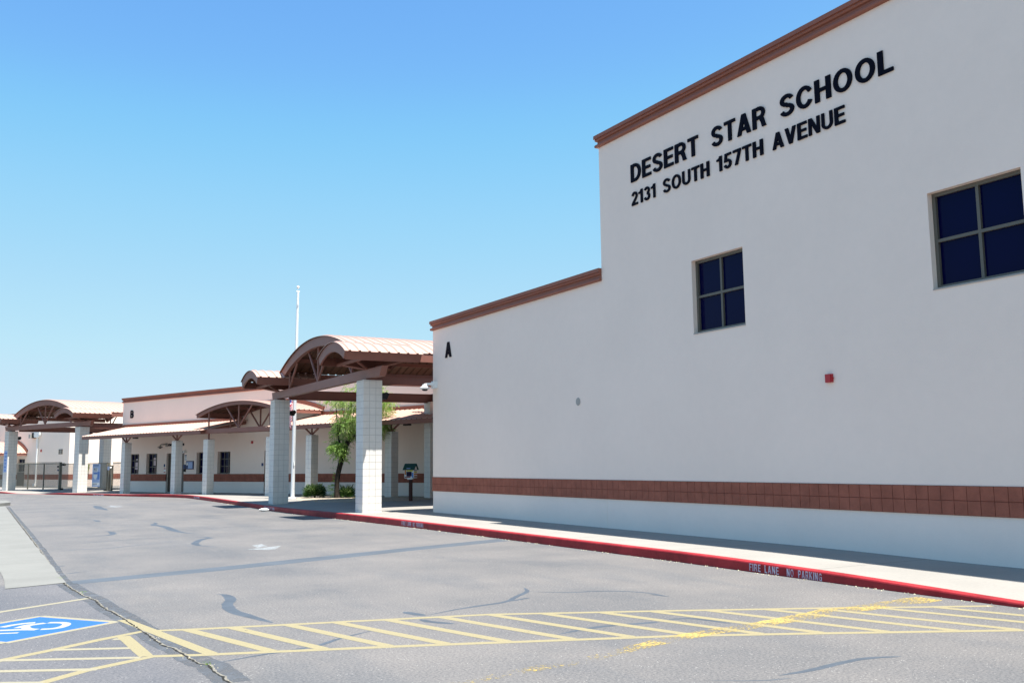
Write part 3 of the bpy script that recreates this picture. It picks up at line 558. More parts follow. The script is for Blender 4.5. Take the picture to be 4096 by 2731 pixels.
# alarm horn on the big wall
def alarm(n0, s0, z0, rot, label, wd=.13, hg=.135, dp=.06):
    m_ = MB(); m_.prism([(n0-dp, s0+.012, z0+.008), (n0-dp, s0+wd-.012, z0+.008), (n0-dp, s0+wd-.012, z0+hg-.008), (n0-dp, s0+.012, z0+hg-.008)], (.01, 0, 0))
    m_.box((n0-dp+.01, s0, z0), (n0, s0+wd, z0+hg)); m_.box((n0-.03, s0-.022, z0+hg*.42), (n0-.012, s0, z0+hg*.54))
    return solo(m_, 'alarm_horn', 'red', (n0, s0+wd/2, z0), rot, label, 'fire alarm', 'red fire alarm horns on the walls')
alarm(WX, 10.70, 2.78, 0, 'red fire alarm horn alone on the tall wall right of the small window')
# dome camera at the corner
sc_ = thing('security_camera', (WX, 25.72, 3.88), 0, 'white dome security camera on an arm at the corner below letter A', 'security camera', 'dome security cameras on the walls')
mb = MB(); mb.box((WX-.11, 25.60, 3.775), (WX+.0, 25.80, 3.985)); mb.box((WX-.02, 25.58, 3.79), (WX-.001, 25.60, 3.97)); mb.build('mounting_box', 'white', sc_)
mb = MB(); mb.strip([[(WX-.11, 25.76, 3.95), (WX-.11, 25.64, 3.95), (WX-.11, 25.64, 3.86), (WX-.11, 25.76, 3.86)], [(WX-.30, 25.75, 3.925), (WX-.30, 25.65, 3.925), (WX-.30, 25.65, 3.87), (WX-.30, 25.75, 3.87)], [(WX-.41, 25.75, 3.90), (WX-.41, 25.65, 3.90), (WX-.42, 25.65, 3.84), (WX-.42, 25.75, 3.84)]], close=True); mb.build('arm', 'white', sc_)
mb = MB(); mb.lathe([(.03, .13), (.075, .12), (.09, .085), (.145, .055), (.15, .035), (.135, .015), (.12, .0), (.02, .0)], (WX-.36, 25.70, 3.745), 24); mb.build('housing', 'white', sc_, smooth=True)
mb = MB(); mb.lathe([(.09, .0), (.085, -.025), (.06, -.045), (.02, -.052)], (WX-.36, 25.70, 3.744), 24); mb.build('dome', 'black', sc_, smooth=True)
# ------------------------------------------------------------------ block columns
def column_mb(u0, v0, z0, z1, nt_):
    m_ = MB(); W_ = nt_*T-.0065; g = .0075; d = .007
    m_.box((u0+d, v0+d, z0), (u0+W_-d, v0+W_-d, z1-.002), 1)
    st = W_/nt_; z = z0-.04; 
    while z < z1-.02:
        zz = max(z, z0); hgt = min(z+T, z1)-zz-g
        if hgt > .02:
            for i in range(nt_):
                a = i*st+(g/2 if i else 0); l = st-g/2*((i > 0)+(i < nt_-1))
                m_.tile((u0+d, v0+a, zz+g/2), (0, l, 0), (0, 0, hgt), (-d, 0, 0), 0, .003); m_.tile((u0+W_-d, v0+a, zz+g/2), (0, l, 0), (0, 0, hgt), (d, 0, 0), 0, .003)
                m_.tile((u0+a, v0+d, zz+g/2), (l, 0, 0), (0, 0, hgt), (0, -d, 0), 0, .003); m_.tile((u0+a, v0+W_-d, zz+g/2), (l, 0, 0), (0, 0, hgt), (0, d, 0), 0, .003)
        z += T
    m_.box((u0+d+.002, v0+d+.002, z1-.03), (u0+W_-d-.002, v0+W_-d-.002, z1), 1)
    return m_
# ------------------------------------------------------------------ barrel vault pieces (axis along u)
def vault_roof(m_, vc, zc, Rad, half, u0, u1, pitch=.305, nseg=22, th=.014, rib=.034):
    a = math.asin(half/Rad); us = [(u0, 0)]; u = u0+pitch*.5
    while u < u1-.05: us += [(u-.045, 0), (u-.022, rib), (u+.022, rib), (u+.045, 0)]; u += pitch
    us.append((u1, 0)); rows = []; rin = []
    for i in range(nseg+1):
        t = -a+2*a*i/nseg; rows.append([(x, vc+(Rad+dz)*math.sin(t), zc+(Rad+dz)*math.cos(t)) for x, dz in us]); rin.append([(x, vc+(Rad+dz-th)*math.sin(t), zc+(Rad+dz-th)*math.cos(t)) for x, dz in us])
    m_.strip(rows); m_.strip(rin, 1)
    for r1, r2_ in ((rows[0], rin[0]), (rows[-1], rin[-1])): m_.strip([r1, r2_])
    m_.strip([[r[0] for r in rows], [r[0] for r in rin]]); m_.strip([[r[-1] for r in rows], [r[-1] for r in rin]])
def arch_plate(m_, vc, zc, Ro, Ri, half_o, half_i, u0, u1, nseg=24):
    ao, ai = math.asin(half_o/Ro), math.asin(half_i/Ri); rows = []
    for i in range(nseg+1):
        t = 2*i/nseg-1; o_ = (vc+Ro*math.sin(ao*t), zc+Ro*math.cos(ao*t)); i_ = (vc+Ri*math.sin(ai*t), zc+Ri*math.cos(ai*t))
        rows.append([(u0, *o_), (u1, *o_), (u1, *i_), (u0, *i_)])
    m_.strip(rows, close=True); m_.add([rows[0][i] for i in range(4)]+[rows[-1][i] for i in range(4)], [(0, 1, 2, 3), (7, 6, 5, 4)])
def canopy(rot, origin, zb, label, over, base_z=(.14, .07, .13, .13), labs=None):
    C_ = thing('entrance_canopy', (0, 0, 0), rot, label, 'canopy', 'vaulted entrance canopies over the walk', origin=origin); C_.location.z = zb
    # columns: near front, far front, far back, near back
    for k, (u, v) in enumerate(((0, 0), (0, 9.6), (6.2, 8.68), (6.2, .92))):
        column_mb(u, v, base_z[k]-zb-.1, 4.10, 3).build('column', ['block', 'joint'], C_, label=(labs[k] if labs else None))
    for u in (.18, 6.42):
        m_ = MB(); w2 = .20
        m_.add([(u, -1.01, 4.44), (u+w2, -1.01, 4.44), (u+w2, 10.67, 4.44), (u, 10.67, 4.44), (u, -.83, 4.155), (u+w2, -.83, 4.155), (u+w2, 10.55, 4.155), (u, 10.55, 4.155)], [(0, 1, 2, 3), (7, 6, 5, 4), (0, 4, 5, 1), (1, 5, 6, 2), (2, 6, 7, 3), (3, 7, 4, 0)])
        for v in ((.3, 9.9) if u < 1 else (1.22, 8.98)): m_.box((u-.06, v-.22, 4.099), (u+w2+.06, v+.22, 4.156))
        m_.build('beam', 'steel', C_)
    for v in (1.30, 8.95):
        m_ = MB(); m_.box((.381, v, 4.08), (6.419, v+.06, 4.40)); m_.box((.381, v-.07, 4.06), (6.419, v+.13, 4.079)); m_.box((.381, v-.07, 4.401), (6.419, v+.13, 4.42)); m_.build('girder', 'steel', C_)
    vc, Rm, half = 5.1, 10.1, 4.1; zc = 5.97-Rm
    for u in (.16, 6.46):
        r = .043
        def zi(v): return zc+math.sqrt((Rm-.30)**2-(v-vc)**2)
        for sgn in (-1, 1):
            vn = vc+sgn*3.42
            for p_, q_ in (((u+.1, vn, 4.43), (u+.1, vn, zi(vn))), ((u+.1, vn, 4.43), (u+.1, vn-sgn*.95, zi(vn-sgn*.95))), ((u+.1, vc, 4.43), (u+.1, vc+sgn*1.1, zi(vc+1.1)))): MB().tube([p_, q_], r).build('truss_post', 'steel', C_, smooth=True)
        MB().tube([(u+.1, vc, 4.43), (u+.1, vc, zi(vc))], r).build('truss_post', 'steel', C_, smooth=True)
    m_ = MB(); arch_plate(m_, vc, zc, Rm, Rm-.32, half, half-.22, .10, .24); m_.build('fascia_arch', 'steel', C_)
    m_ = MB(); arch_plate(m_, vc, zc, Rm, Rm-.32, half, half-.22, 6.5, 6.62); m_.build('fascia_arch', 'steel', C_)
    m_ = MB(); vault_roof(m_, vc, zc, Rm+.022, half+.03, .04, 6.85); m_.build('main_roof', ['roof', 'undershade'], C_)
    for v in (1.02, 2.3, 3.7, 5.1, 6.5, 7.9, 9.16):
        m_ = MB()
        z = zc+math.sqrt((Rm-.02)**2-(v-vc)**2); hh = .26 if v in (1.02, 9.16) else .15; m_.box((.241, v-.03, z-hh), (6.499, v+.03, z-.012)); m_.build('purlin', 'steel', C_)
    Rw, hw = 2.38, 1.21; zw = 5.20-Rw
    for v in (.3, 9.9):
        m_ = MB(); vault_roof(m_, v, zw, Rw+.02, hw+(over if v < 1 else .02), -.96, 1.54, pitch=.305, nseg=14); o = m_.build('wing_roof', ['roof', 'undershade'], C_)
        m_ = MB(); arch_plate(m_, v, zw, Rw, Rw-.28, hw, hw-.13, -.92, -.86, 16); arch_plate(m_, v, zw, Rw, Rw-.28, hw, hw-.13, 1.46, 1.52, 16)
        for sg in (-1, 1):
            a, b = v+sg*hw, v+sg*(hw-.13); m_.add([(-.8595, a, 4.868), (1.4595, a, 4.868), (1.4595, b, 4.60), (-.8595, b, 4.60), (-.8595, a-sg*.03, 4.868), (1.4595, a-sg*.03, 4.868), (1.4595, b-sg*.03, 4.60), (-.8595, b-sg*.03, 4.60)], [(0, 1, 2, 3), (4, 5, 6, 7), (0, 1, 5, 4), (3, 2, 6, 7), (0, 3, 7, 4), (1, 2, 6, 5)])
        m_.build('wing_fascia', 'steel', C_)
        m_ = MB()
        for uu in (-.35, .95):
            m_.box((uu-.04, v-1.03, 4.60), (uu+.04, v+1.03, 4.68))
            for vv in (-.62, .62): m_.tube([(.28, v, 4.43), (uu, v+vv, 4.62)], .04)
        m_.build('strut', 'steel', C_, smooth=True)
    return C_
canopy(0, (10.30, 27.15), 0, 'large vaulted entrance canopy over the walk beside the tall school wall', .10,
       labs=('white block column in front, nearest the camera', 'white block column beside the flagpole', None, None))
n0, s0, thk = 29.125, 57.216, .37808
canopy(thk, (math.cos(thk)*n0-math.sin(thk)*s0, math.sin(thk)*n0+math.cos(thk)*s0), -.042, 'distant vaulted entrance canopy in front of the metal gate at the left edge', .01, (.09, .09, .1, .1))
def floodlight(u, v, z, rot, label, origin=(0, 0)):
    t = thing('floodlight', (u, v, z), rot, label, 'floodlight', 'black floodlights on the block columns', origin=origin)
    m_ = MB(); m_.prism([(u+.02, v, z+.06), (u+.26, v, z+.10), (u+.33, v, z+.04), (u+.25, v, z-.12), (u+.02, v, z-.08)], (0, .24, 0)); m_.build('housing', 'black', t)
    m_ = MB(); m_.box((u+.0, v+.08, z-.03), (u+.02, v+.16, z+.05)); m_.build('bracket', 'black', t)
floodlight(10.912, 27.4, 3.66, 0, 'black floodlight beside the top of the nearest block column')
floodlight(10.912, 37.0, 3.62, 0, 'black floodlight on the block column beside the flagpole')
ok2 = (math.cos(thk)*n0-math.sin(thk)*s0, math.sin(thk)*n0+math.cos(thk)*s0)
floodlight(.612, .2, 3.62, thk, 'black floodlight behind the left tip of the metal awning', ok2)
floodlight(.612, 9.8, 3.62, thk, 'black floodlight on the leftmost block column', ok2)
# ------------------------------------------------------------------ office wing (building B), frame turned by TH: n into the building, s along the wall
NB = 30.02
B = thing('office_building', (NB, 46, .1), TH, 'cream stucco office building with black letter B and a maroon block band', 'office building')
WB = [(s0_, s0_+1.19, 1.165, 2.345) for s0_ in (53.91, 51.88, 46.56, 44.53)]
DB = [(49.0, 50.86, .10, 2.335), (39.65, 41.51, .10, 2.335)]
mb = MB(); zb_ = 5.50
facade(mb, NB, 18, 56.0, .95, zb_, [(a, b, max(c, .95), d) for a, b, c, d in WB+DB], .22)
shell(mb, NB, 46, 18, 56.0, .95, zb_+.02); mb.build('wall', 'stucco', B)
mb = MB()
segs = [(18, 39.65), (41.51, 49.0), (50.86, 56.0)]
for a, b in segs: facade(mb, NB+.003, a, b, 0, .95, [], 0)
for a, b, c, d in DB: mb.quad((NB+.003, a, 0), (NB+.22, a, 0), (NB+.22, a, .95), (NB+.003, a, .95)); mb.quad((NB+.003, b, 0), (NB+.22, b, 0), (NB+.22, b, .95), (NB+.003, b, .95))
mb.quad((NB+.003, 55.997, 0), (46, 55.997, 0), (46, 55.997, .95), (NB+.003, 55.997, .95)); mb.build('base_wall', 'stucco_low', B)
mb = MB()
for a, b in segs: bandrun(mb, NB, a, b, .742)
for i in range(78):
    for k in range(2): mb.tile((NB+.0+i*T, 56.014, .745+k*T), (T-.0065, 0, 0), (0, 0, T-.0065), (0, .008, 0), 0, .002)
mb.box((NB, 55.99, .742), (46, 56.014, .742+2*T), 1); mb.build('block_band', ['band', 'band_joint'], B)
mb = MB(); cornice(mb, [(NB, 18, (-1, 0)), (NB, 56.0, (-1, 1)), (46, 56.0, (0, 1))], zb_); mb.build('cornice', 'cornice', B)
for i, h_ in enumerate(WB):
    o = win(B, NB, *h_, 3, 3, rec=.17, fw_=.05)
    if i == 0:
        k = MB(); k.box((NB+.205, h_[0]+.48, 1.42), (NB+.21, h_[0]+.78, 1.85)); k.box((NB+.205, h_[0]+.5, 1.98), (NB+.21, h_[0]+.7, 2.05)); k.build('paper_notice', 'paper', o, off=tuple(B['_b']))
    if i == 1:
        k = MB(); k.box((NB+.208, h_[0]+.42, 1.65), (NB+.213, h_[0]+.74, 2.1)); k.box((NB+.208, h_[0]+.10, 1.30), (NB+.213, h_[0]+.22, 1.9)); k.build('paper_notice', 'paper', o, off=tuple(B['_b']))
for a, b, c, d in DB:
    m_ = MB(); m_.box((NB+.12, a, .13), (NB+.22, a+.06, d)); m_.box((NB+.12, b-.06, .13), (NB+.22, b, d)); m_.box((NB+.12, a+.06, d-.10), (NB+.22, b-.06, d)); m_.box((NB+.16, a+.06, .16), (NB+.20, (a+b)/2-.004, d-.10)); m_.box((NB+.16, (a+b)/2+.004, .16), (NB+.20, b-.06, d-.10))
    o = m_.build('door', 'door', B)
    k = MB(); k.box((NB+.13, (a+b)/2+.05, 1.02), (NB+.16, (a+b)/2+.08, 1.3)); k.build('handle', 'alum', o, off=tuple(B['_b']))
    k = MB(); k.box((NB+.10, a+.02, .10), (NB+.24, b-.02, .128)); k.build('threshold', 'alum', o, off=tuple(B['_b']))
mb = MB(); lettering(mb, 'B', lambda u, v, t: (NB-.004-t, 55.08-u, 4.53+v), .36, .45, .025, bold=1.15); mb.build('building_letter', 'letter', B, label='black letter B')
mb = MB(); lettering(mb, 'ADMINISTRATION', lambda u, v, t: (NB-.004-t, 50.76-u, 2.745+v), 1.72, .135, .015, track=.12); mb.build('door_lettering', 'letter', B)
mb = MB(); mb.box((NB-.045, 43.45, 3.975), (NB-.004, 55.93, 4.045)); mb.box((NB-.07, 43.45, 4.05), (NB-.004, 55.93, 4.14)); mb.build('flashing', 'cornice', B)
mb = MB(); mb.box((NB-.045, 18, 3.975), (NB-.004, 37.1, 4.045)); mb.box((NB-.07, 18, 4.05), (NB-.004, 37.1, 4.14)); mb.build('flashing', 'cornice', B)
mb = MB(); arch_plate(mb, 40.3, 4.74-11.93, 12.13, 11.95, 3.62, 3.5, NB-.06, NB-.004); mb.build('flashing', 'cornice', B)
# covered walk in front of it
Wk = thing('covered_walkway', (28.0, 46, .1), TH, 'long sloping metal awning on block columns along the office building', 'awning')
def slope(sa, sb, sL=None):
    m_ = MB(); ss = [(sa, 0)]; s_ = sa+.15
    while s_ < sb-.05: ss += [(s_-.04, 0), (s_-.02, .032), (s_+.02, .032), (s_+.04, 0)]; s_ += .3
    ss.append((sb, 0)); e_, w_ = (27.22, 3.375), (NB-.03, 3.97)
    f = lambda n_, z_, d: [(n_, s1_, z_+dz+d) for s1_, dz in ss]
    m_.strip([f(*e_, 0), f(*w_, 0)]); m_.strip([f(*e_, -.014), f(*w_, -.014)], 1); m_.strip([f(*e_, 0), f(*e_, -.014)])
    for k in (0, -1): m_.quad((e_[0], ss[k][0], e_[1]), (w_[0], ss[k][0], w_[1]), (w_[0], ss[k][0], w_[1]-.014), (e_[0], ss[k][0], e_[1]-.014))
    m_.build('awning_roof', ['roof', 'undershade'], Wk)
slope(42.95, 55.48); slope(19, 37.62)
mb = MB()
for a, b in ((43.08, 55.48), (19, 37.5)):
    mb.box((27.25, a, 3.195), (27.31, b, 3.358)); mb.box((27.70, a, 3.215), (27.86, b, 3.43))
    mb.prism([(27.32, a, 3.20), (27.32, a, 3.35), (NB-.04, a, 3.93), (NB-.04, a, 3.75)], (0, .05, 0)); mb.prism([(27.32, b-.05, 3.20), (27.32, b-.05, 3.35), (NB-.04, b-.05, 3.93), (NB-.04, b-.05, 3.75)], (0, .05, 0))
    s_ = a+1.7
    while s_ < b-1: mb.prism([(27.32, s_, 3.23), (27.32, s_, 3.36), (NB-.04, s_, 3.94), (NB-.04, s_, 3.80)], (0, .08, 0)); s_ += 1.75
mb.build('fascia', 'steel', Wk)
for k, s_ in enumerate((51.12, 45.90, 42.93, 37.67, 34.67, 29.42, 24.2)):
    column_mb(27.6, s_, .05, 2.92, 2).build('column', ['block', 'joint'], Wk)
    m_ = MB(); m_.box((27.68, s_+.08, 2.919), (27.92, s_+.32, 2.935)); c_ = (27.78, s_+.2, 2.93)
    if k in (2, 3): m_.tube([c_, (27.78, s_+.2 , 3.215)], .045)
    else:
        for ds in (-.46, 0, .46): m_.tube([c_, (27.78, s_+.2+ds, 3.225)], .042)
    m_.build('strut', 'steel', Wk, smooth=True)
vc, Rv, hf = 40.3, 11.93, 3.54; zv = 4.72-Rv
mb = MB(); mb.box((27.50, 37.62, 3.215), (27.66, 43.02, 3.43)); mb.box((27.70, 37.62, 3.215), (27.86, 43.0, 3.42)); mb.build('beam', 'steel', Wk)
mb = MB(); arch_plate(mb, vc, zv, Rv, Rv-.165, hf, hf-.03, 27.48, 27.54, 30); arch_plate(mb, vc, zv, Rv, Rv-.165, hf, hf-.03, 29.80, 29.86, 30)
for sg in (-1, 1): mb.box((27.541, vc+sg*hf, 4.03), (29.80, vc+sg*(hf-.04), 4.195))
mb.build('fascia_arch', 'steel', Wk)
mb = MB(); vault_roof(mb, vc, zv, Rv+.02, hf+.02, 27.42, NB-.02, nseg=26); mb.build('vault_roof', ['roof', 'undershade'], Wk)
for n_ in (27.58, 28.85):
    zi = lambda s_: zv+math.sqrt((Rv-.15)**2-(s_-vc)**2)
    for s_, ds in ((42.85, 0), (40.27, 0), (37.75, 0), (40.27, -1.1), (40.27, 1.1)): MB().tube([(n_, s_, 3.42), (n_, s_+ds, zi(s_+ds))], .042).build('truss_post', 'steel', Wk, smooth=True)
MB().box((28.8, 37.62, 3.25), (28.9, 43.0, 3.42)).build('beam', 'steel', Wk)
for s_ in (37.2, 38.6, 40.3, 42, 43.4): z = zv+math.sqrt((Rv-.02)**2-(s_-vc)**2); MB().box((27.56, s_-.03, z-.14), (29.79, s_+.03, z-.008)).build('purlin', 'steel', Wk)
# wall-mounted things on the office building
alarm(NB, 42.5, 2.72, TH, 'red fire alarm horn on the office wall under the small arched gable')
def plate(name, mat_, s0, s1, z0, z1, label, cat, dp=.02, extra=None, nb=NB, group=None):
    t = thing(name, (nb, (s0+s1)/2, z0), TH, label, cat, group); m_ = MB(); m_.box((nb-dp, min(s0, s1), z0), (nb-.001, max(s0, s1), z1)); m_.build('board', mat_, t)
    if extra: extra(t, nb-dp)
    return t
def marks(rects, mat_, name='print'):
    def f(t, n_):
        m_ = MB()
        for a, b, c, d in rects: m_.box((n_-.002, a, c), (n_+.001, b, d))
        m_.build(name, mat_, t)
    return f
plate('card_reader', 'navy', 50.98, 51.10, 1.56, 1.72, 'small dark card reader left of the office door', 'card reader')
plate('door_notice', 'white', 50.90, 51.10, 1.24, 1.49, 'small red and white notice left of the office door', 'notice', .008, marks([(50.905, 51.095, 1.43, 1.487), (50.905, 51.095, 1.243, 1.29)], 'red'))
plate('card_reader', 'navy', 41.58, 41.72, 1.55, 1.70, 'small dark card reader beside the second office door right of the last window', 'card reader')
plate('door_notice', 'white', 48.74, 48.95, 1.90, 2.23, 'tall white and blue notice right of the office door', 'notice', .008, marks([(48.75, 48.94, 2.16, 2.22), (48.76, 48.93, 2.10, 2.13), (48.80, 48.89, 2.04, 2.06), (48.76, 48.93, 1.97, 1.985), (48.76, 48.93, 1.93, 1.945)], 'navy'))
def case_x(t, n_):
    m_ = MB(); m_.box((n_-.006, 48.07, 1.46), (n_+.001, 48.50, 1.78)); m_.box((n_-.006, 48.07, 1.79), (n_+.001, 48.67, 1.83)); m_.build('poster', 'paleblue', t)
    m_ = MB(); m_.box((n_-.006, 48.53, 1.64), (n_+.001, 48.67, 1.77)); m_.build('poster', 'white', t)
plate('notice_case', 'navy', 48.01, 48.73, 1.41, 1.87, 'blue glazed notice case on the office wall beside a block column', 'notice board', .05, case_x)
t = plate('intercom', 'navy', 48.82, 49.0, 1.45, 1.67, 'dark entry intercom right of the office door', 'intercom', .06); m_ = MB(); m_.box((NB-.10, 48.8, 1.28), (NB-.001, 48.93, 1.44)); m_.build('lower_box', 'black', t)
t = thing('door_camera', (NB, 48.9, 2.3), TH, 'small white camera box above the notice right of the office door', 'camera'); m_ = MB(); m_.box((NB-.16, 48.80, 2.32), (NB-.001, 48.98, 2.46)); m_.build('housing', 'white', t); m_ = MB(); m_.lathe([(.045, 0), (.045, .02), (.01, .03)], seg=14); m_.v = [(NB-.16-z, 48.93+x, 2.39+y) for x, y, z in m_.v]; m_.build('lens', 'navy', t)
t = thing('security_camera', (NB, 50.85, 2.75), TH, 'dome security camera under the awning left of the office door', 'security camera', 'dome security cameras on the walls')
m_ = MB(); m_.box((NB-.05, 50.80, 2.72), (NB-.001, 50.95, 2.92)); m_.tube([(NB-.03, 50.87, 2.86), (NB-.38, 50.87, 2.83), (NB-.42, 50.87, 2.75)], .035); m_.build('arm', 'sill', t)
m_ = MB(); m_.lathe([(.03, .09), (.12, .06), (.15, .02), (.14, 0), (.02, 0)], (NB-.42, 50.87, 2.665), 20); m_.build('housing', 'sill', t, smooth=True)
m_ = MB(); m_.lathe([(.08, 0), (.075, -.03), (.03, -.05)], (NB-.42, 50.87, 2.664), 18); m_.build('dome', 'black', t, smooth=True)
def soffit_light(s0, s1, n_, z, label):
    m_ = MB(); m_.box((n_, s0, z-.11), (n_+.2, s1, z)); m_.prism([(n_-.1, s0+.05, z), (n_+.2, s0+.05, z), (n_+.2, s0+.05, z+.02), (n_-.1, s0+.05, z+.012)], (0, s1-s0+.15, 0)); solo(m_, 'soffit_light', 'black', (n_, s0, z-.1), TH, label, 'light', 'dark light fittings under the awning')
soffit_light(53.32, 53.62, 29.4, 3.35, 'dark light fitting under the awning above the leftmost office window')
soffit_light(30.28, 30.60, 29.4, 3.35, 'dark light fitting under the awning above the little book box')
# ------------------------------------------------------------------ far building C behind the gate
NC = 36.0; ZC = 5.95
Cb = thing('far_building', (NC, 80, 0), TH, 'tall white stucco building behind the metal gate at the left edge', 'school building')
mb = MB(); facade(mb, NC, 75.25, 112, .0, ZC, [(83.0, 84.3, 1.3, 2.36)], .15); shell(mb, NC, 62, 75.25, 112, .0, ZC+.02); mb.build('wall', 'stucco', Cb)
mb = MB(); bandrun(mb, NC, 75.25, 82.9, .66); bandrun(mb, NC, 84.4, 112, .66)
for i in range(120):
    for k in range(2): mb.tile((NC+i*T, 75.236, .663+k*T), (T-.0065, 0, 0), (0, 0, T-.0065), (0, -.008, 0), 0, .002)
mb.box((NC, 75.236, .66), (61, 75.27, .66+2*T), 1); mb.build('block_band', ['band', 'band_joint'], Cb)
mb = MB(); cornice(mb, [(62, 75.25, (0, -1)), (NC, 75.25, (-1, -1)), (NC, 112, (-1, 0))], ZC); mb.build('cornice', 'cornice', Cb)
win(Cb, NC, 83.0, 84.3, 1.3, 2.36, 2, 1, rec=.1)
m_ = MB(); m_.box((NC-.03, 83.0, .02), (NC-.001, 84.3, 1.25)); m_.build('door', 'door', Cb)
m_ = MB(); m_.box((NC-.12, 80.62, .35), (NC-.01, 80.78, 4.1)); m_.box((NC-.22, 80.55, .12), (NC-.05, 80.9, .34)); m_.prism([(NC-.2, 80.35, 4.1), (NC-.2, 81.05, 4.1), (NC-.2, 81.2, 4.3), (NC-.2, 81.2, 4.75), (NC-.2, 80.2, 4.75), (NC-.2, 80.2, 4.3)], (.19, 0, 0)); m_.build('downspout', 'white', Cb)
alarm(NC, 79.98, 2.9, TH, 'tiny red fire alarm horn beside the white downspout of the far building', .18, .18)
def signx_unused(t, n_):
    m_ = MB(); lettering(m_, 'H', lambda u, v, t_: (n_-.002-t_, 76.75-u, 2.74+v), .3, .24, .004); m_.build('print', 'white', t)
t = plate('wall_sign', 'frame', 76.33, 77.0, 2.66, 3.06, 'small dark square sign high on the far building left of its bright corner', 'sign', .02, None, nb=NC)
m_ = MB(); m_.box((NC-.026, 76.60, 2.70), (NC-.019, 76.73, 2.80)); m_.box((NC-.026, 76.55, 2.86), (NC-.019, 76.78, 2.90)); m_.box((NC-.026, 76.63, 2.80), (NC-.019, 76.70, 3.02)); m_.build('print', 'sill', t)
t = thing('wall_pack_light', (NC, 81.5, 4.2), TH, 'dark wall light on the far building behind the gate', 'wall light'); m_ = MB(); m_.box((NC-.25, 81.15, 4.05), (NC-.001, 81.4, 4.5)); m_.build('housing', 'black', t); m_ = MB(); m_.box((NC-.35, 81.42, 4.05), (NC-.05, 81.75, 4.35)); m_.build('lamp', 'sill', t)
Pc = thing('porch_canopy', (34.5, 85, 0), TH, 'small vaulted porch canopy on the far building behind the leftmost block column', 'canopy')
mb = MB(); arch_plate(mb, 85.7, 3.78-5.3, 5.3, 5.08, 3.05, 2.95, 33.2, 33.3, 20)
for sg in (-1, 1): mb.box((33.301, 85.7+sg*3.05, 2.62), (NC-.03, 85.7+sg*3.0, 2.84))
mb.box((33.3, 82.7, 2.35), (33.45, 82.85, 2.62)); mb.box((33.3, 82.7, .0), (33.42, 82.82, 2.5)); mb.box((33.3, 88.5, .0), (33.42, 88.62, 2.62)); mb.build('fascia_arch', 'steel', Pc)
mb = MB(); vault_roof(mb, 85.7, 3.78-5.3, 5.33, 3.08, 33.15, NC-.02, nseg=14); mb.build('vault_roof', ['roof', 'undershade'], Pc)
mb = MB(); arch_plate(mb, 85.7, 3.78-5.3, 5.6, 5.37, 3.2, 3.08, NC-.06, NC-.004, 16); mb.build('flashing', 'cornice', Pc)
# ------------------------------------------------------------------ fence and sliding gate, along n = 30.6
NF = 30.6
def gz(s_): return .085
def fence_run(name, s0, s1, label, cat, posts, ztop=1.90, rail=1.84, group=None):
    t = thing(name, (NF, s0, .08), TH, label, cat, group); m_ = MB(); m_.box((NF-.02, s0, rail-.045), (NF+.02, s1, rail)); m_.box((NF-.02, s0, .24), (NF+.02, s1, .285)); m_.build('rails', 'fence', t)
    m_ = MB(); s_ = s0+.05
    while s_ < s1: m_.box((NF-.0095, s_-.0095, .2), (NF+.0095, s_+.0095, ztop)); s_ += .105
    m_.build('pickets', 'fence', t)
    for p, w_, zt_ in posts: m_ = MB(); m_.box((NF-w_/2, p-w_/2, .02), (NF+w_/2, p+w_/2, zt_)); m_.box((NF-w_/2-.01, p-w_/2-.01, zt_), (NF+w_/2+.01, p+w_/2+.01, zt_+.015)); m_.build('post', 'fence', t)
    return t
fence_run('metal_fence', 65.25, 92, 'tan metal picket fence left of the thick gate post', 'fence', [(67.52, .07, 1.88), (69.9, .07, 1.88), (72.3, .07, 1.88), (74.7, .07, 1.88), (77.1, .07, 1.88), (79.5, .07, 1.88)], 1.98, 1.88, 'metal picket fences')
fence_run('metal_fence', 56.1, 58.05, 'short metal picket fence between the gate and the office building', 'fence', [(56.16, .06, 1.85)], 1.93, 1.84, 'metal picket fences')
Gt = fence_run('sliding_gate', 58.72, 64.95, 'metal picket sliding gate with banners hung on it', 'gate', [(58.75, .06, 1.87), (64.9, .05, 1.85)], 1.85, 1.86)
m_ = MB(); m_.box((NF-.1, 64.75, .03), (NF+.1, 64.98, .22)); m_.box((NF-.08, 58.8, .05), (NF+.08, 59.0, .2)); m_.build('roller', 'black', Gt)
t = thing('gate_post', (NF, 65.1, .05), TH, 'thick dark gate post with small boxes at the left end of the sliding gate', 'gate post')
m_ = MB(); m_.box((NF-.07, 65.04, .03), (NF+.07, 65.19, 1.96)); m_.build('post', 'fence', t)
m_ = MB(); m_.box((NF-.10, 65.2, 1.60), (NF+.05, 65.36, 1.72)); m_.box((NF-.1, 64.55, 1.72), (NF+.1, 64.8, 1.84)); m_.box((NF-.02, 64.5, 1.88), (NF+.02, 65.04, 1.91)); m_.build('control_box', 'black', t); m_ = MB(); m_.box((NF-.10, 65.2, 1.36), (NF+.05, 65.34, 1.48)); m_.build('reader', 'navy', t)
t = thing('gate_post', (NF, 58.2, .05), TH, 'grey metal gate post with a pale sign plate, right of the gate', 'gate post')
m_ = MB(); m_.box((NF-.06, 58.10, .03), (NF+.06, 58.24, 1.70)); m_.box((NF-.05, 58.45, .03), (NF+.05, 58.56, 1.86)); m_.box((NF-.03, 58.24, 1.60), (NF+.03, 58.45, 1.66)); m_.build('post', 'fence', t); m_ = MB(); m_.box((NF-.075, 58.40, 1.40), (NF-.061, 58.60, 1.63)); m_.build('sign_plate', 'paleblue', t); m_ = MB(); m_.lathe([(.05, 0), (.07, .05), (.03, .1)], (NF-.07, 58.2, 1.5), 12); m_.build('lock_box', 'alum', t)
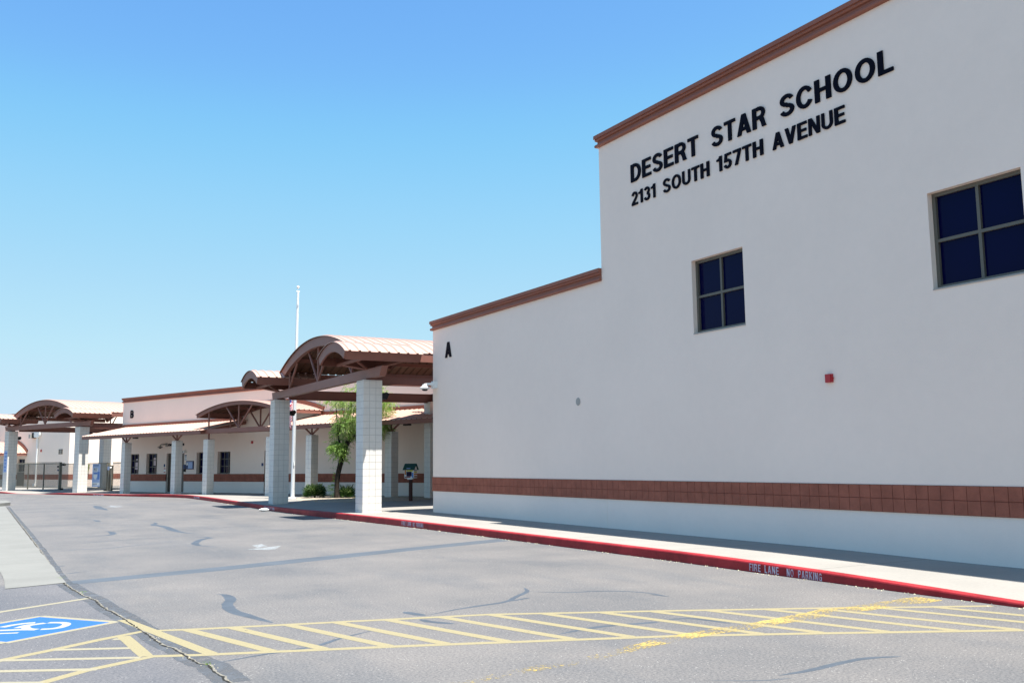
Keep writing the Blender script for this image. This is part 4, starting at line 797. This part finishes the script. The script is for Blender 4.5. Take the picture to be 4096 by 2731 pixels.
# banners
t = thing('school_banner', (NF, 60.2, .5), TH, 'tall blue and silver banner on the gate reading BEST on a white shield', 'banner')
nb_ = NF-.035; m_ = MB(); m_.box((nb_, 59.62, .36), (nb_+.008, 60.62, 1.80)); m_.build('cloth', 'paleblue', t)
m_ = MB(); m_.prism([(nb_-.003, 60.42, 1.32), (nb_-.003, 59.95, 1.32), (nb_-.003, 59.95, .98), (nb_-.003, 60.2, .78), (nb_-.003, 60.45, .98)], (.002, 0, 0)); m_.box((nb_-.003, 59.88, 1.33), (nb_-.001, 60.46, 1.56)); m_.box((nb_-.003, 59.66, .44), (nb_-.001, 60.6, .62)); m_.build('shield', 'white', t)
m_ = MB(); m_.box((nb_-.005, 59.95, 1.14), (nb_-.0035, 60.43, 1.27)); m_.box((nb_-.003, 59.64, .82), (nb_-.001, 59.92, 1.30)); m_.build('stripe', 'blue', t)
m_ = MB(); lettering(m_, 'BEST', lambda u, v, t_: (nb_-.0035-t_, 60.40-u, 1.41+v), .46, .13, .002); 
for k in range(5): m_.box((nb_-.004, 60.0+k*.08, 1.345), (nb_-.0032, 60.05+k*.08, 1.39))
for k in range(8): m_.box((nb_-.002, 59.8+k*.09, 1.67), (nb_-.0005, 59.86+k*.09, 1.73))
for k in range(6): m_.box((nb_-.004, 59.95+k*.1, .49), (nb_-.0032, 60.0+k*.1, .56))
m_.build('print', 'navy', t)
t = thing('school_banner', (NF, 61.3, .8), TH, 'blue and black banner with a yellow curve, half hidden behind the block column', 'banner')
m_ = MB(); m_.prism([(nb_, 60.98, 1.78), (nb_, 61.6, 1.80), (nb_, 61.6, .84), (nb_, 61.2, .84), (nb_, 61.15, 1.2)], (.008, 0, 0)); m_.build('cloth', 'navy', t)
m_ = MB(); m_.strip([[(nb_-.003, a, z), (nb_-.003, a+w_, z)] for a, z, w_ in ((60.98, 1.78, .22), (61.02, 1.6, .12), (61.10, 1.4, .10), (61.20, 1.2, .10), (61.24, 1.0, .10), (61.2, .90, .12))]); m_.build('curve', 'yel', t)
# sign on the leftmost block column (white lettering on pale blue)
cK, sK = math.cos(thk), math.sin(thk)
t = thing('column_sign', (-.02, 9.9, 1.3), thk, 'pale blue vertical sign with rows of print on the leftmost block column', 'sign', origin=ok2)
m_ = MB(); m_.box((-.012, 9.66, 1.32), (-.001, 10.12, 2.75)); m_.build('board', 'paleblue', t); m_ = MB()
for k in range(6):
    z = 2.55-k*.23
    for j in range(6-(k % 2)): m_.box((-.015, 9.72+j*.062, z), (-.0115, 9.76+j*.062, z+.09))
m_.build('print', 'blue', t)
# ------------------------------------------------------------------ flagpole and flag
FP = (12.2, 40.5); zf = sz(*FP)
t = thing('flagpole', (FP[0], FP[1], zf), 0, 'tall silver flagpole with a ball on top beside the front block column', 'flagpole')
m_ = MB(); m_.tube([(FP[0], FP[1], zf), (FP[0]+.02, FP[1], 4), (FP[0]+.08, FP[1], 9.12)], [.085, .07, .045], 16); m_.build('pole', 'alum', t, smooth=True)
m_ = MB(); m_.lathe([(.20, 0), (.20, .03), (.10, .06), (.085, .10)], (FP[0], FP[1], zf), 20); m_.build('base', 'alum', t, smooth=True)
m_ = MB(); m_.lathe([(.001, -.062), (.04, -.05), (.06, -.02), (.062, .01), (.05, .04), (.02, .062), (.001, .065)], (FP[0]+.082, FP[1], 9.32), 18); m_.build('finial_ball', 'white', t, smooth=True)
m_ = MB(); m_.box((FP[0]+.0, FP[1]-.03, 9.12), (FP[0]+.16, FP[1]+.03, 9.16)); m_.tube([(FP[0]+.082, FP[1], 9.16), (FP[0]+.082, FP[1], 9.27)], .008, 6); m_.build('truck', 'alum', t)
m_ = MB(); m_.tube([(FP[0]+.11, FP[1]-.07, 9.1), (FP[0]+.09, FP[1]-.10, 5), (FP[0]+.04, FP[1]-.10, 1.6)], .006, 5); m_.box((FP[0]+.06, FP[1]-.11, 8.55), (FP[0]+.10, FP[1]-.08, 8.62)); m_.box((FP[0]-.0, FP[1]-.12, 1.55), (FP[0]+.04, FP[1]-.085, 1.72)); m_.build('halyard', 'white', t)
ft = 4.95; m_ = MB(); rows = []; NA, NBf = 39, 34
for i in range(NA+1):
    a_ = i/NA*1.15; row = []
    for j in range(NBf+1):
        b_ = j/NBf; x = .075+.085*(1-math.cos(b_*11+a_*.9))+.02*math.sin(b_*23+a_*3); y = -.03-.10*b_+.03*math.sin(b_*15+1.1+a_*1.5); z = ft-a_*(1-.45*b_)-1.25*b_**1.1
        row.append((FP[0]+.03-.869*x+.495*y, FP[1]+.495*x+.869*y-.02, z))
    rows.append(row)
for i in range(NA):
    for j in range(NBf):
        k = len(m_.v); m_.v += [rows[i][j], rows[i][j+1], rows[i+1][j+1], rows[i+1][j]]; m_.f.append((k, k+1, k+2, k+3)); st = i//3
        m_.m.append(2 if (st < 7 and j < NBf*.38) else (0 if st % 2 == 0 else 1))
M['flagred'] = mk('flag_red', (.55, .03, .06), .7, .2); M['flagwhite'] = mk('flag_white', (.78, .76, .80), .7, .2); M['flagblue'] = mk('flag_blue', (.04, .06, .25), .7, .2)
fl = m_.build('flag', ['flagred', 'flagwhite', 'flagblue'], None, off=(FP[0], FP[1], 3.9), smooth=True); fl.location = (FP[0], FP[1], 3.9); tag(fl, 'red and white striped flag hanging limp against the flagpole', 'flag')
# ------------------------------------------------------------------ little book box
ang = R(-138.5); bx, by = 14.95, 34.25; zb0 = .13
t = thing('book_box', (0, 0, 0), ang+math.pi/2, 'small painted book box with a green roof on a brown post', 'little library', origin=(bx, by)); t.location.z = zb0
m_ = MB(); m_.box((-.055, -.055, 0), (.055, .055, .90)); m_.build('post', 'brownpost', t)
m_ = MB(); m_.box((-.10, -.10, .84), (.10, .02, .89)); m_.build('bracket', 'white', t)
m_ = MB(); m_.box((-.20, -.15, .89), (.20, .15, 1.235)); m_.prism([(.20, -.15, 1.235), (.20, .15, 1.235), (.20, 0, 1.41)], (-.40, 0, 0)); m_.build('cabinet', 'white', t)
m_ = MB()
for sg in (-1, 1): m_.prism([(-.25, 0, 1.435), (-.25, sg*.20, 1.205), (-.25, sg*.20, 1.22), (-.25, 0, 1.45)], (.50, 0, 0))
m_.build('roof', 'green', t)
fy = -.1505; m_ = MB(); m_.box((-.11, fy-.004, .965), (.11, fy, 1.14)); m_.build('glass_door', 'glass', t)
for col_, rc in (('yel', [(-.105, .16, 1.15, 1.20)]), ('orange', [(-.185, -.125, 1.02, 1.20)]), ('maroon', [(-.185, .06, .915, .96)]), ('blue', [(.12, .18, .915, 1.11)])):
    m_ = MB()
    for a, b, c, d in rc: m_.box((a, fy-.003, c), (b, fy, d))
    sx_ = .2005
    if col_ != 'blue':
        z = {'yel': 1.10, 'orange': 1.02, 'maroon': .93}[col_]; m_.box((sx_, -.14, z), (sx_+.003, .14, z+.04))
    m_.build('painted_panel', col_, t)
m_ = MB(); lettering(m_, 'B', lambda u, v, q: (sx_+q, -.10+u, 1.165+v), .05, .05, .002); m_.box((sx_, -.02, 1.16), (sx_+.003, .02, 1.22)); m_.box((sx_, .05, 1.17), (sx_+.003, .12, 1.20)); m_.build('print', 'navy', t)
m_ = MB(); m_.add([(-.10, -.175, 1.2450), (.06, -.175, 1.2450), (.06, -.15, 1.2737), (-.10, -.15, 1.2737)], [(0, 1, 2, 3)]); m_.v = [(x, y-.002, z+.004) for x, y, z in m_.v]; m_.build('roof_label', 'paleblue', t)
# ------------------------------------------------------------------ tree, shrubs, weeds
def leafblade(m_, p, d, L_, w_, mi, rr):
    d = d.normalized(); s_ = d.cross(Vector((rr.uniform(-1, 1), rr.uniform(-1, 1), rr.uniform(-1, 1)))).normalized()*w_/2; q = p+d*L_*.5+Vector((0, 0, -.03*L_)); e_ = p+d*L_+Vector((0, 0, -.16*L_))
    m_.add([p, q+s_, e_, q-s_], [(0, 1, 2, 3)], mi)
tr_ = random.Random(21); TX, TY, TZ = 13.55, 38.65, .17
Tr = thing('desert_tree', (TX, TY, TZ), 0, 'leaning tree with a dark trunk and drooping bright green leaves behind the front block column', 'tree')
def Pt(px, z, d=0):   # along the picture-wide direction from the trunk
    return Vector((TX+.869*px+.495*d, TY-.495*px+.869*d, z))
m_ = MB()
m_.tube([Pt(0, .1), Pt(-.03, .45), Pt(-.02, .9), Pt(.04, 1.3), Pt(.15, 1.75), Pt(.26, 2.05), Pt(.30, 2.3)], [.14, .105, .10, .105, .11, .12, .10], 12)
m_.tube([Pt(.27, 2.15), Pt(.50, 2.55), Pt(.75, 2.85), Pt(1.05, 3.4, .2), Pt(1.2, 4.0, .3)], [.075, .06, .05, .04, .02], 8)
m_.tube([Pt(.28, 2.2), Pt(.45, 2.8, .1), Pt(.42, 3.5, .2), Pt(.55, 4.2, .1)], [.08, .055, .045, .02], 8)
m_.tube([Pt(.2, 2.2), Pt(.05, 2.6, -.1), Pt(0, 3.2, -.2), Pt(-.1, 4.2, -.1)], [.05, .04, .03, .015], 8)
m_.tube([Pt(.25, 2.2), Pt(.05, 2.4, .1), Pt(-.2, 2.5, .1)], [.05, .03, .01], 6)
for _ in range(26):
    a = Pt(tr_.uniform(.0, 1.2), tr_.uniform(2.8, 3.9), tr_.uniform(-.4, .4)); b = a+Vector((tr_.uniform(-.7, .7), tr_.uniform(-.7, .7), tr_.uniform(.0, .7))); m_.tube([a, (a+b)/2+Vector((0, 0, .08)), b], [.018, .012, .005], 5)
m_.build('trunk', 'bark', Tr, smooth=True)
m_ = MB()
blobs = [(.75, 3.9, .0, .75, .7, 50), (.35, 3.35, -.1, .55, .55, 55), (.1, 4.3, 0, .5, .35, 22), (-.35, 4.35, .1, .45, .25, 12), (.15, 2.95, .1, .45, .4, 40), (1.6, 3.05, -.1, .5, .5, 70), (1.75, 3.95, .1, .55, .55, 62), (1.1, 3.3, .4, .6, .6, 45), (1.1, 4.6, 0, .9, .5, 60), (1.95, 3.1, 0, .35, .3, 16), (.05, 2.25, -.1, .33, .30, 46), (-.12, 2.35, .1, .28, .24, 30), (.22, 1.95, .0, .16, .3, 10), (2.15, 4.35, .1, .35, .3, 8), (1.35, 2.45, 0, .25, .25, 10), (.75, 2.95, .2, .45, .4, 30)]
for bx_, bz, bd, rx, rz_, n_ in blobs:
    for k in range(int(n_*3.8)):
        while True:
            u, v, w_ = (tr_.uniform(-1, 1) for _ in range(3))
            if u*u+v*v+w_*w_ < 1: break
        p = Pt(bx_+u*rx, bz+v*rz_, bd+w_*rx); pod = tr_.random() < .42 and v < .6 and bz > 2.6
        d = Vector((tr_.uniform(-1, 1), tr_.uniform(-1, 1), tr_.uniform(-.3, .5))).normalized(); ln = tr_.uniform(.18, .42); n2 = int(ln/.028)
        for j in range(n2):
            f = j/n2; q = p+d*ln*f+Vector((0, 0, -.45*ln*f*f)); dd = (d+Vector((tr_.uniform(-.9, .9), tr_.uniform(-.9, .9), tr_.uniform(-.9, .3)-.5*f))); leafblade(m_, q, dd, tr_.uniform(.08, .14), tr_.uniform(.016, .026), 0, tr_)
        if pod:
            for j in range(5): leafblade(m_, p+Vector((tr_.uniform(-.08, .08), tr_.uniform(-.08, .08), 0)), Vector((tr_.uniform(-.25, .25), tr_.uniform(-.25, .25), -1)), tr_.uniform(.16, .28), .016, 1, tr_)
# shoots at the foot and on the trunk
for k in range(70):
    p = Pt(tr_.gauss(-.22, .10), TZ+.02+tr_.random()*.55); 
    for j in range(6): leafblade(m_, p, Vector((tr_.uniform(-1, 1), tr_.uniform(-1, 1), tr_.uniform(-.2, .9))), tr_.uniform(.06, .12), .014, 0, tr_)
for k in range(42):
    p = Pt(tr_.gauss(-.12, .08), tr_.uniform(.85, 1.5)); 
    for j in range(4): leafblade(m_, p, Vector((tr_.uniform(-1, 1), tr_.uniform(-1, 1), tr_.uniform(-.2, .9))), tr_.uniform(.06, .11), .013, 0, tr_)
m_.build('crown', ['leaf', 'pod'], Tr)
def shrub(x, y, rx, hgt, n_, label, seed, spiky=0):
    rr = random.Random(seed); z0_ = sz(x, y)+.02; m_ = MB()
    for k in range(n_):
        a = rr.uniform(0, 2*math.pi); f = rr.random()**.5; top = rr.random(); el = rr.uniform(.15, 1.5)
        b = Vector((x+math.cos(a)*rx*.55*f, y+math.sin(a)*rx*.55*f, z0_+rr.uniform(.0, .5)*hgt)); d = Vector((math.cos(a)*math.cos(el), math.sin(a)*math.cos(el), math.sin(el)))
        L_ = rx*rr.uniform(.35, .75); b = b+d*rx*.25; wv = rr.uniform(.018, .032)
        tip = rr.random() < (.34 if b.z > z0_+hgt*.35 else .10)
        leafblade(m_, b, d+Vector((rr.uniform(-.3, .3), rr.uniform(-.3, .3), rr.uniform(-.1, .3))), min(L_, .26), wv, 1 if tip else 0, rr)
    for k in range(spiky):
        a = rr.uniform(0, 2*math.pi); d = Vector((math.cos(a)*.45, math.sin(a)*.45, 1)); b = Vector((x+math.cos(a)*rx*.4, y+math.sin(a)*rx*.4, z0_+hgt*.45))
        for j in range(3): leafblade(m_, b+d*.06*j, d, .30, .020, rr.choice((0, 1)), rr)
    m2 = MB()
    for k in range(7): a = k*.9; m2.tube([(x, y, z0_-.03), (x+math.cos(a)*rx*.35, y+math.sin(a)*rx*.35, z0_+hgt*.5)], [.014, .006], 5)
    s_ = thing('shrub', (x, y, z0_), 0, label, 'shrub', 'shrubs in the planting bed'); m_.build('foliage', ['bushleaf', 'bushtip'], s_); m2.build('stems', 'bark', s_)
shrub(12.98, 39.9, .44, .66, 2600, 'round dark green shrub just right of the flagpole', 3, 26)
shrub(13.98, 38.75, .33, .55, 1500, 'small dark spiky shrub against the right side of the tree trunk', 5, 34)
wr = random.Random(9)
for k, (x, y, s_, lb) in enumerate(((1.27, 15.2, .07, 'small green weed tuft at the corner of the concrete gutter'), (1.36, 13.3, .05, 'small weed tuft in the long crack near the gutter end'), (1.735, 7.95, .04, 'tiny weed tuft in the crack inside the crosswalk'))):
    m_ = MB()
    for j in range(22): a = wr.uniform(0, 6.28); leafblade(m_, Vector((x+wr.gauss(0, s_*.5), y+wr.gauss(0, s_*1.6), .012)), Vector((math.cos(a), math.sin(a), wr.uniform(.2, 1))), wr.uniform(.01, .026), .006, 0, wr)
    solo(m_, 'weed', 'weed', (x, y, 0), 0, lb, 'weed', 'weeds in the pavement crack')
# litter and loose grit
m_ = MB(); lr = random.Random(4)
m_.lathe([(.001, .0), (.13, .01), (.17, .05), (.10, .085), (.001, .09)], (9.45, 34.9, rz(9.45, 34.9)-.0), 12); m_.lathe([(.001, .0), (.10, .01), (.13, .06), (.06, .10), (.001, .1)], (9.42, 34.55, rz(9.45, 34.9)), 12)
m_.v = [(x+lr.uniform(-.015, .015), y+lr.uniform(-.02, .02), z+(lr.uniform(-.008, .012) if z > 0 else 0)) for x, y, z in m_.v]
solo(m_, 'paper_litter', 'white', (9.44, 34.7, 0), 0, 'crumpled white paper litter against the red kerb', 'litter')
m_ = MB(); gr = random.Random(12)
def chip(x, y, r):
    z = rz(x, y)+.002; P = [(x+r*math.cos(a+gr.uniform(-.4, .4)), y+r*math.sin(a+gr.uniform(-.4, .4)), z) for a in (0, 1.6, 3.1, 4.7)]; m_.add(P+[(x, y, z+r*.8)], [(0, 1, 4), (1, 2, 4), (2, 3, 4), (3, 0, 4)], 0 if gr.random() < .6 else 1)
for k in range(520): y = gr.uniform(4, 44); chip(cx(y)-abs(gr.gauss(.02, .07)), y, gr.uniform(.006, .016))
for k in range(260): y = gr.uniform(6.6, 30); xx = next((a[0]+(b[0]-a[0])*(y-a[1])/(b[1]-a[1]) for a, b in zip(CRACK, CRACK[1:]) if b[1] <= y <= a[1]), 1.3); chip(xx+gr.gauss(.01, .035), y, gr.uniform(.003, .006))
M['chip'] = mk('grit_pale', (.5, .45, .33), .9, .1); M['chip2'] = mk('grit_dark', (.2, .18, .15), .9, .1)
tag(m_.build('grit', ['chip', 'chip2']), 'loose grit along the kerb and crack', 'grit', kind='stuff')
for o in bpy.data.objects:
    if '_b' in o: del o['_b']
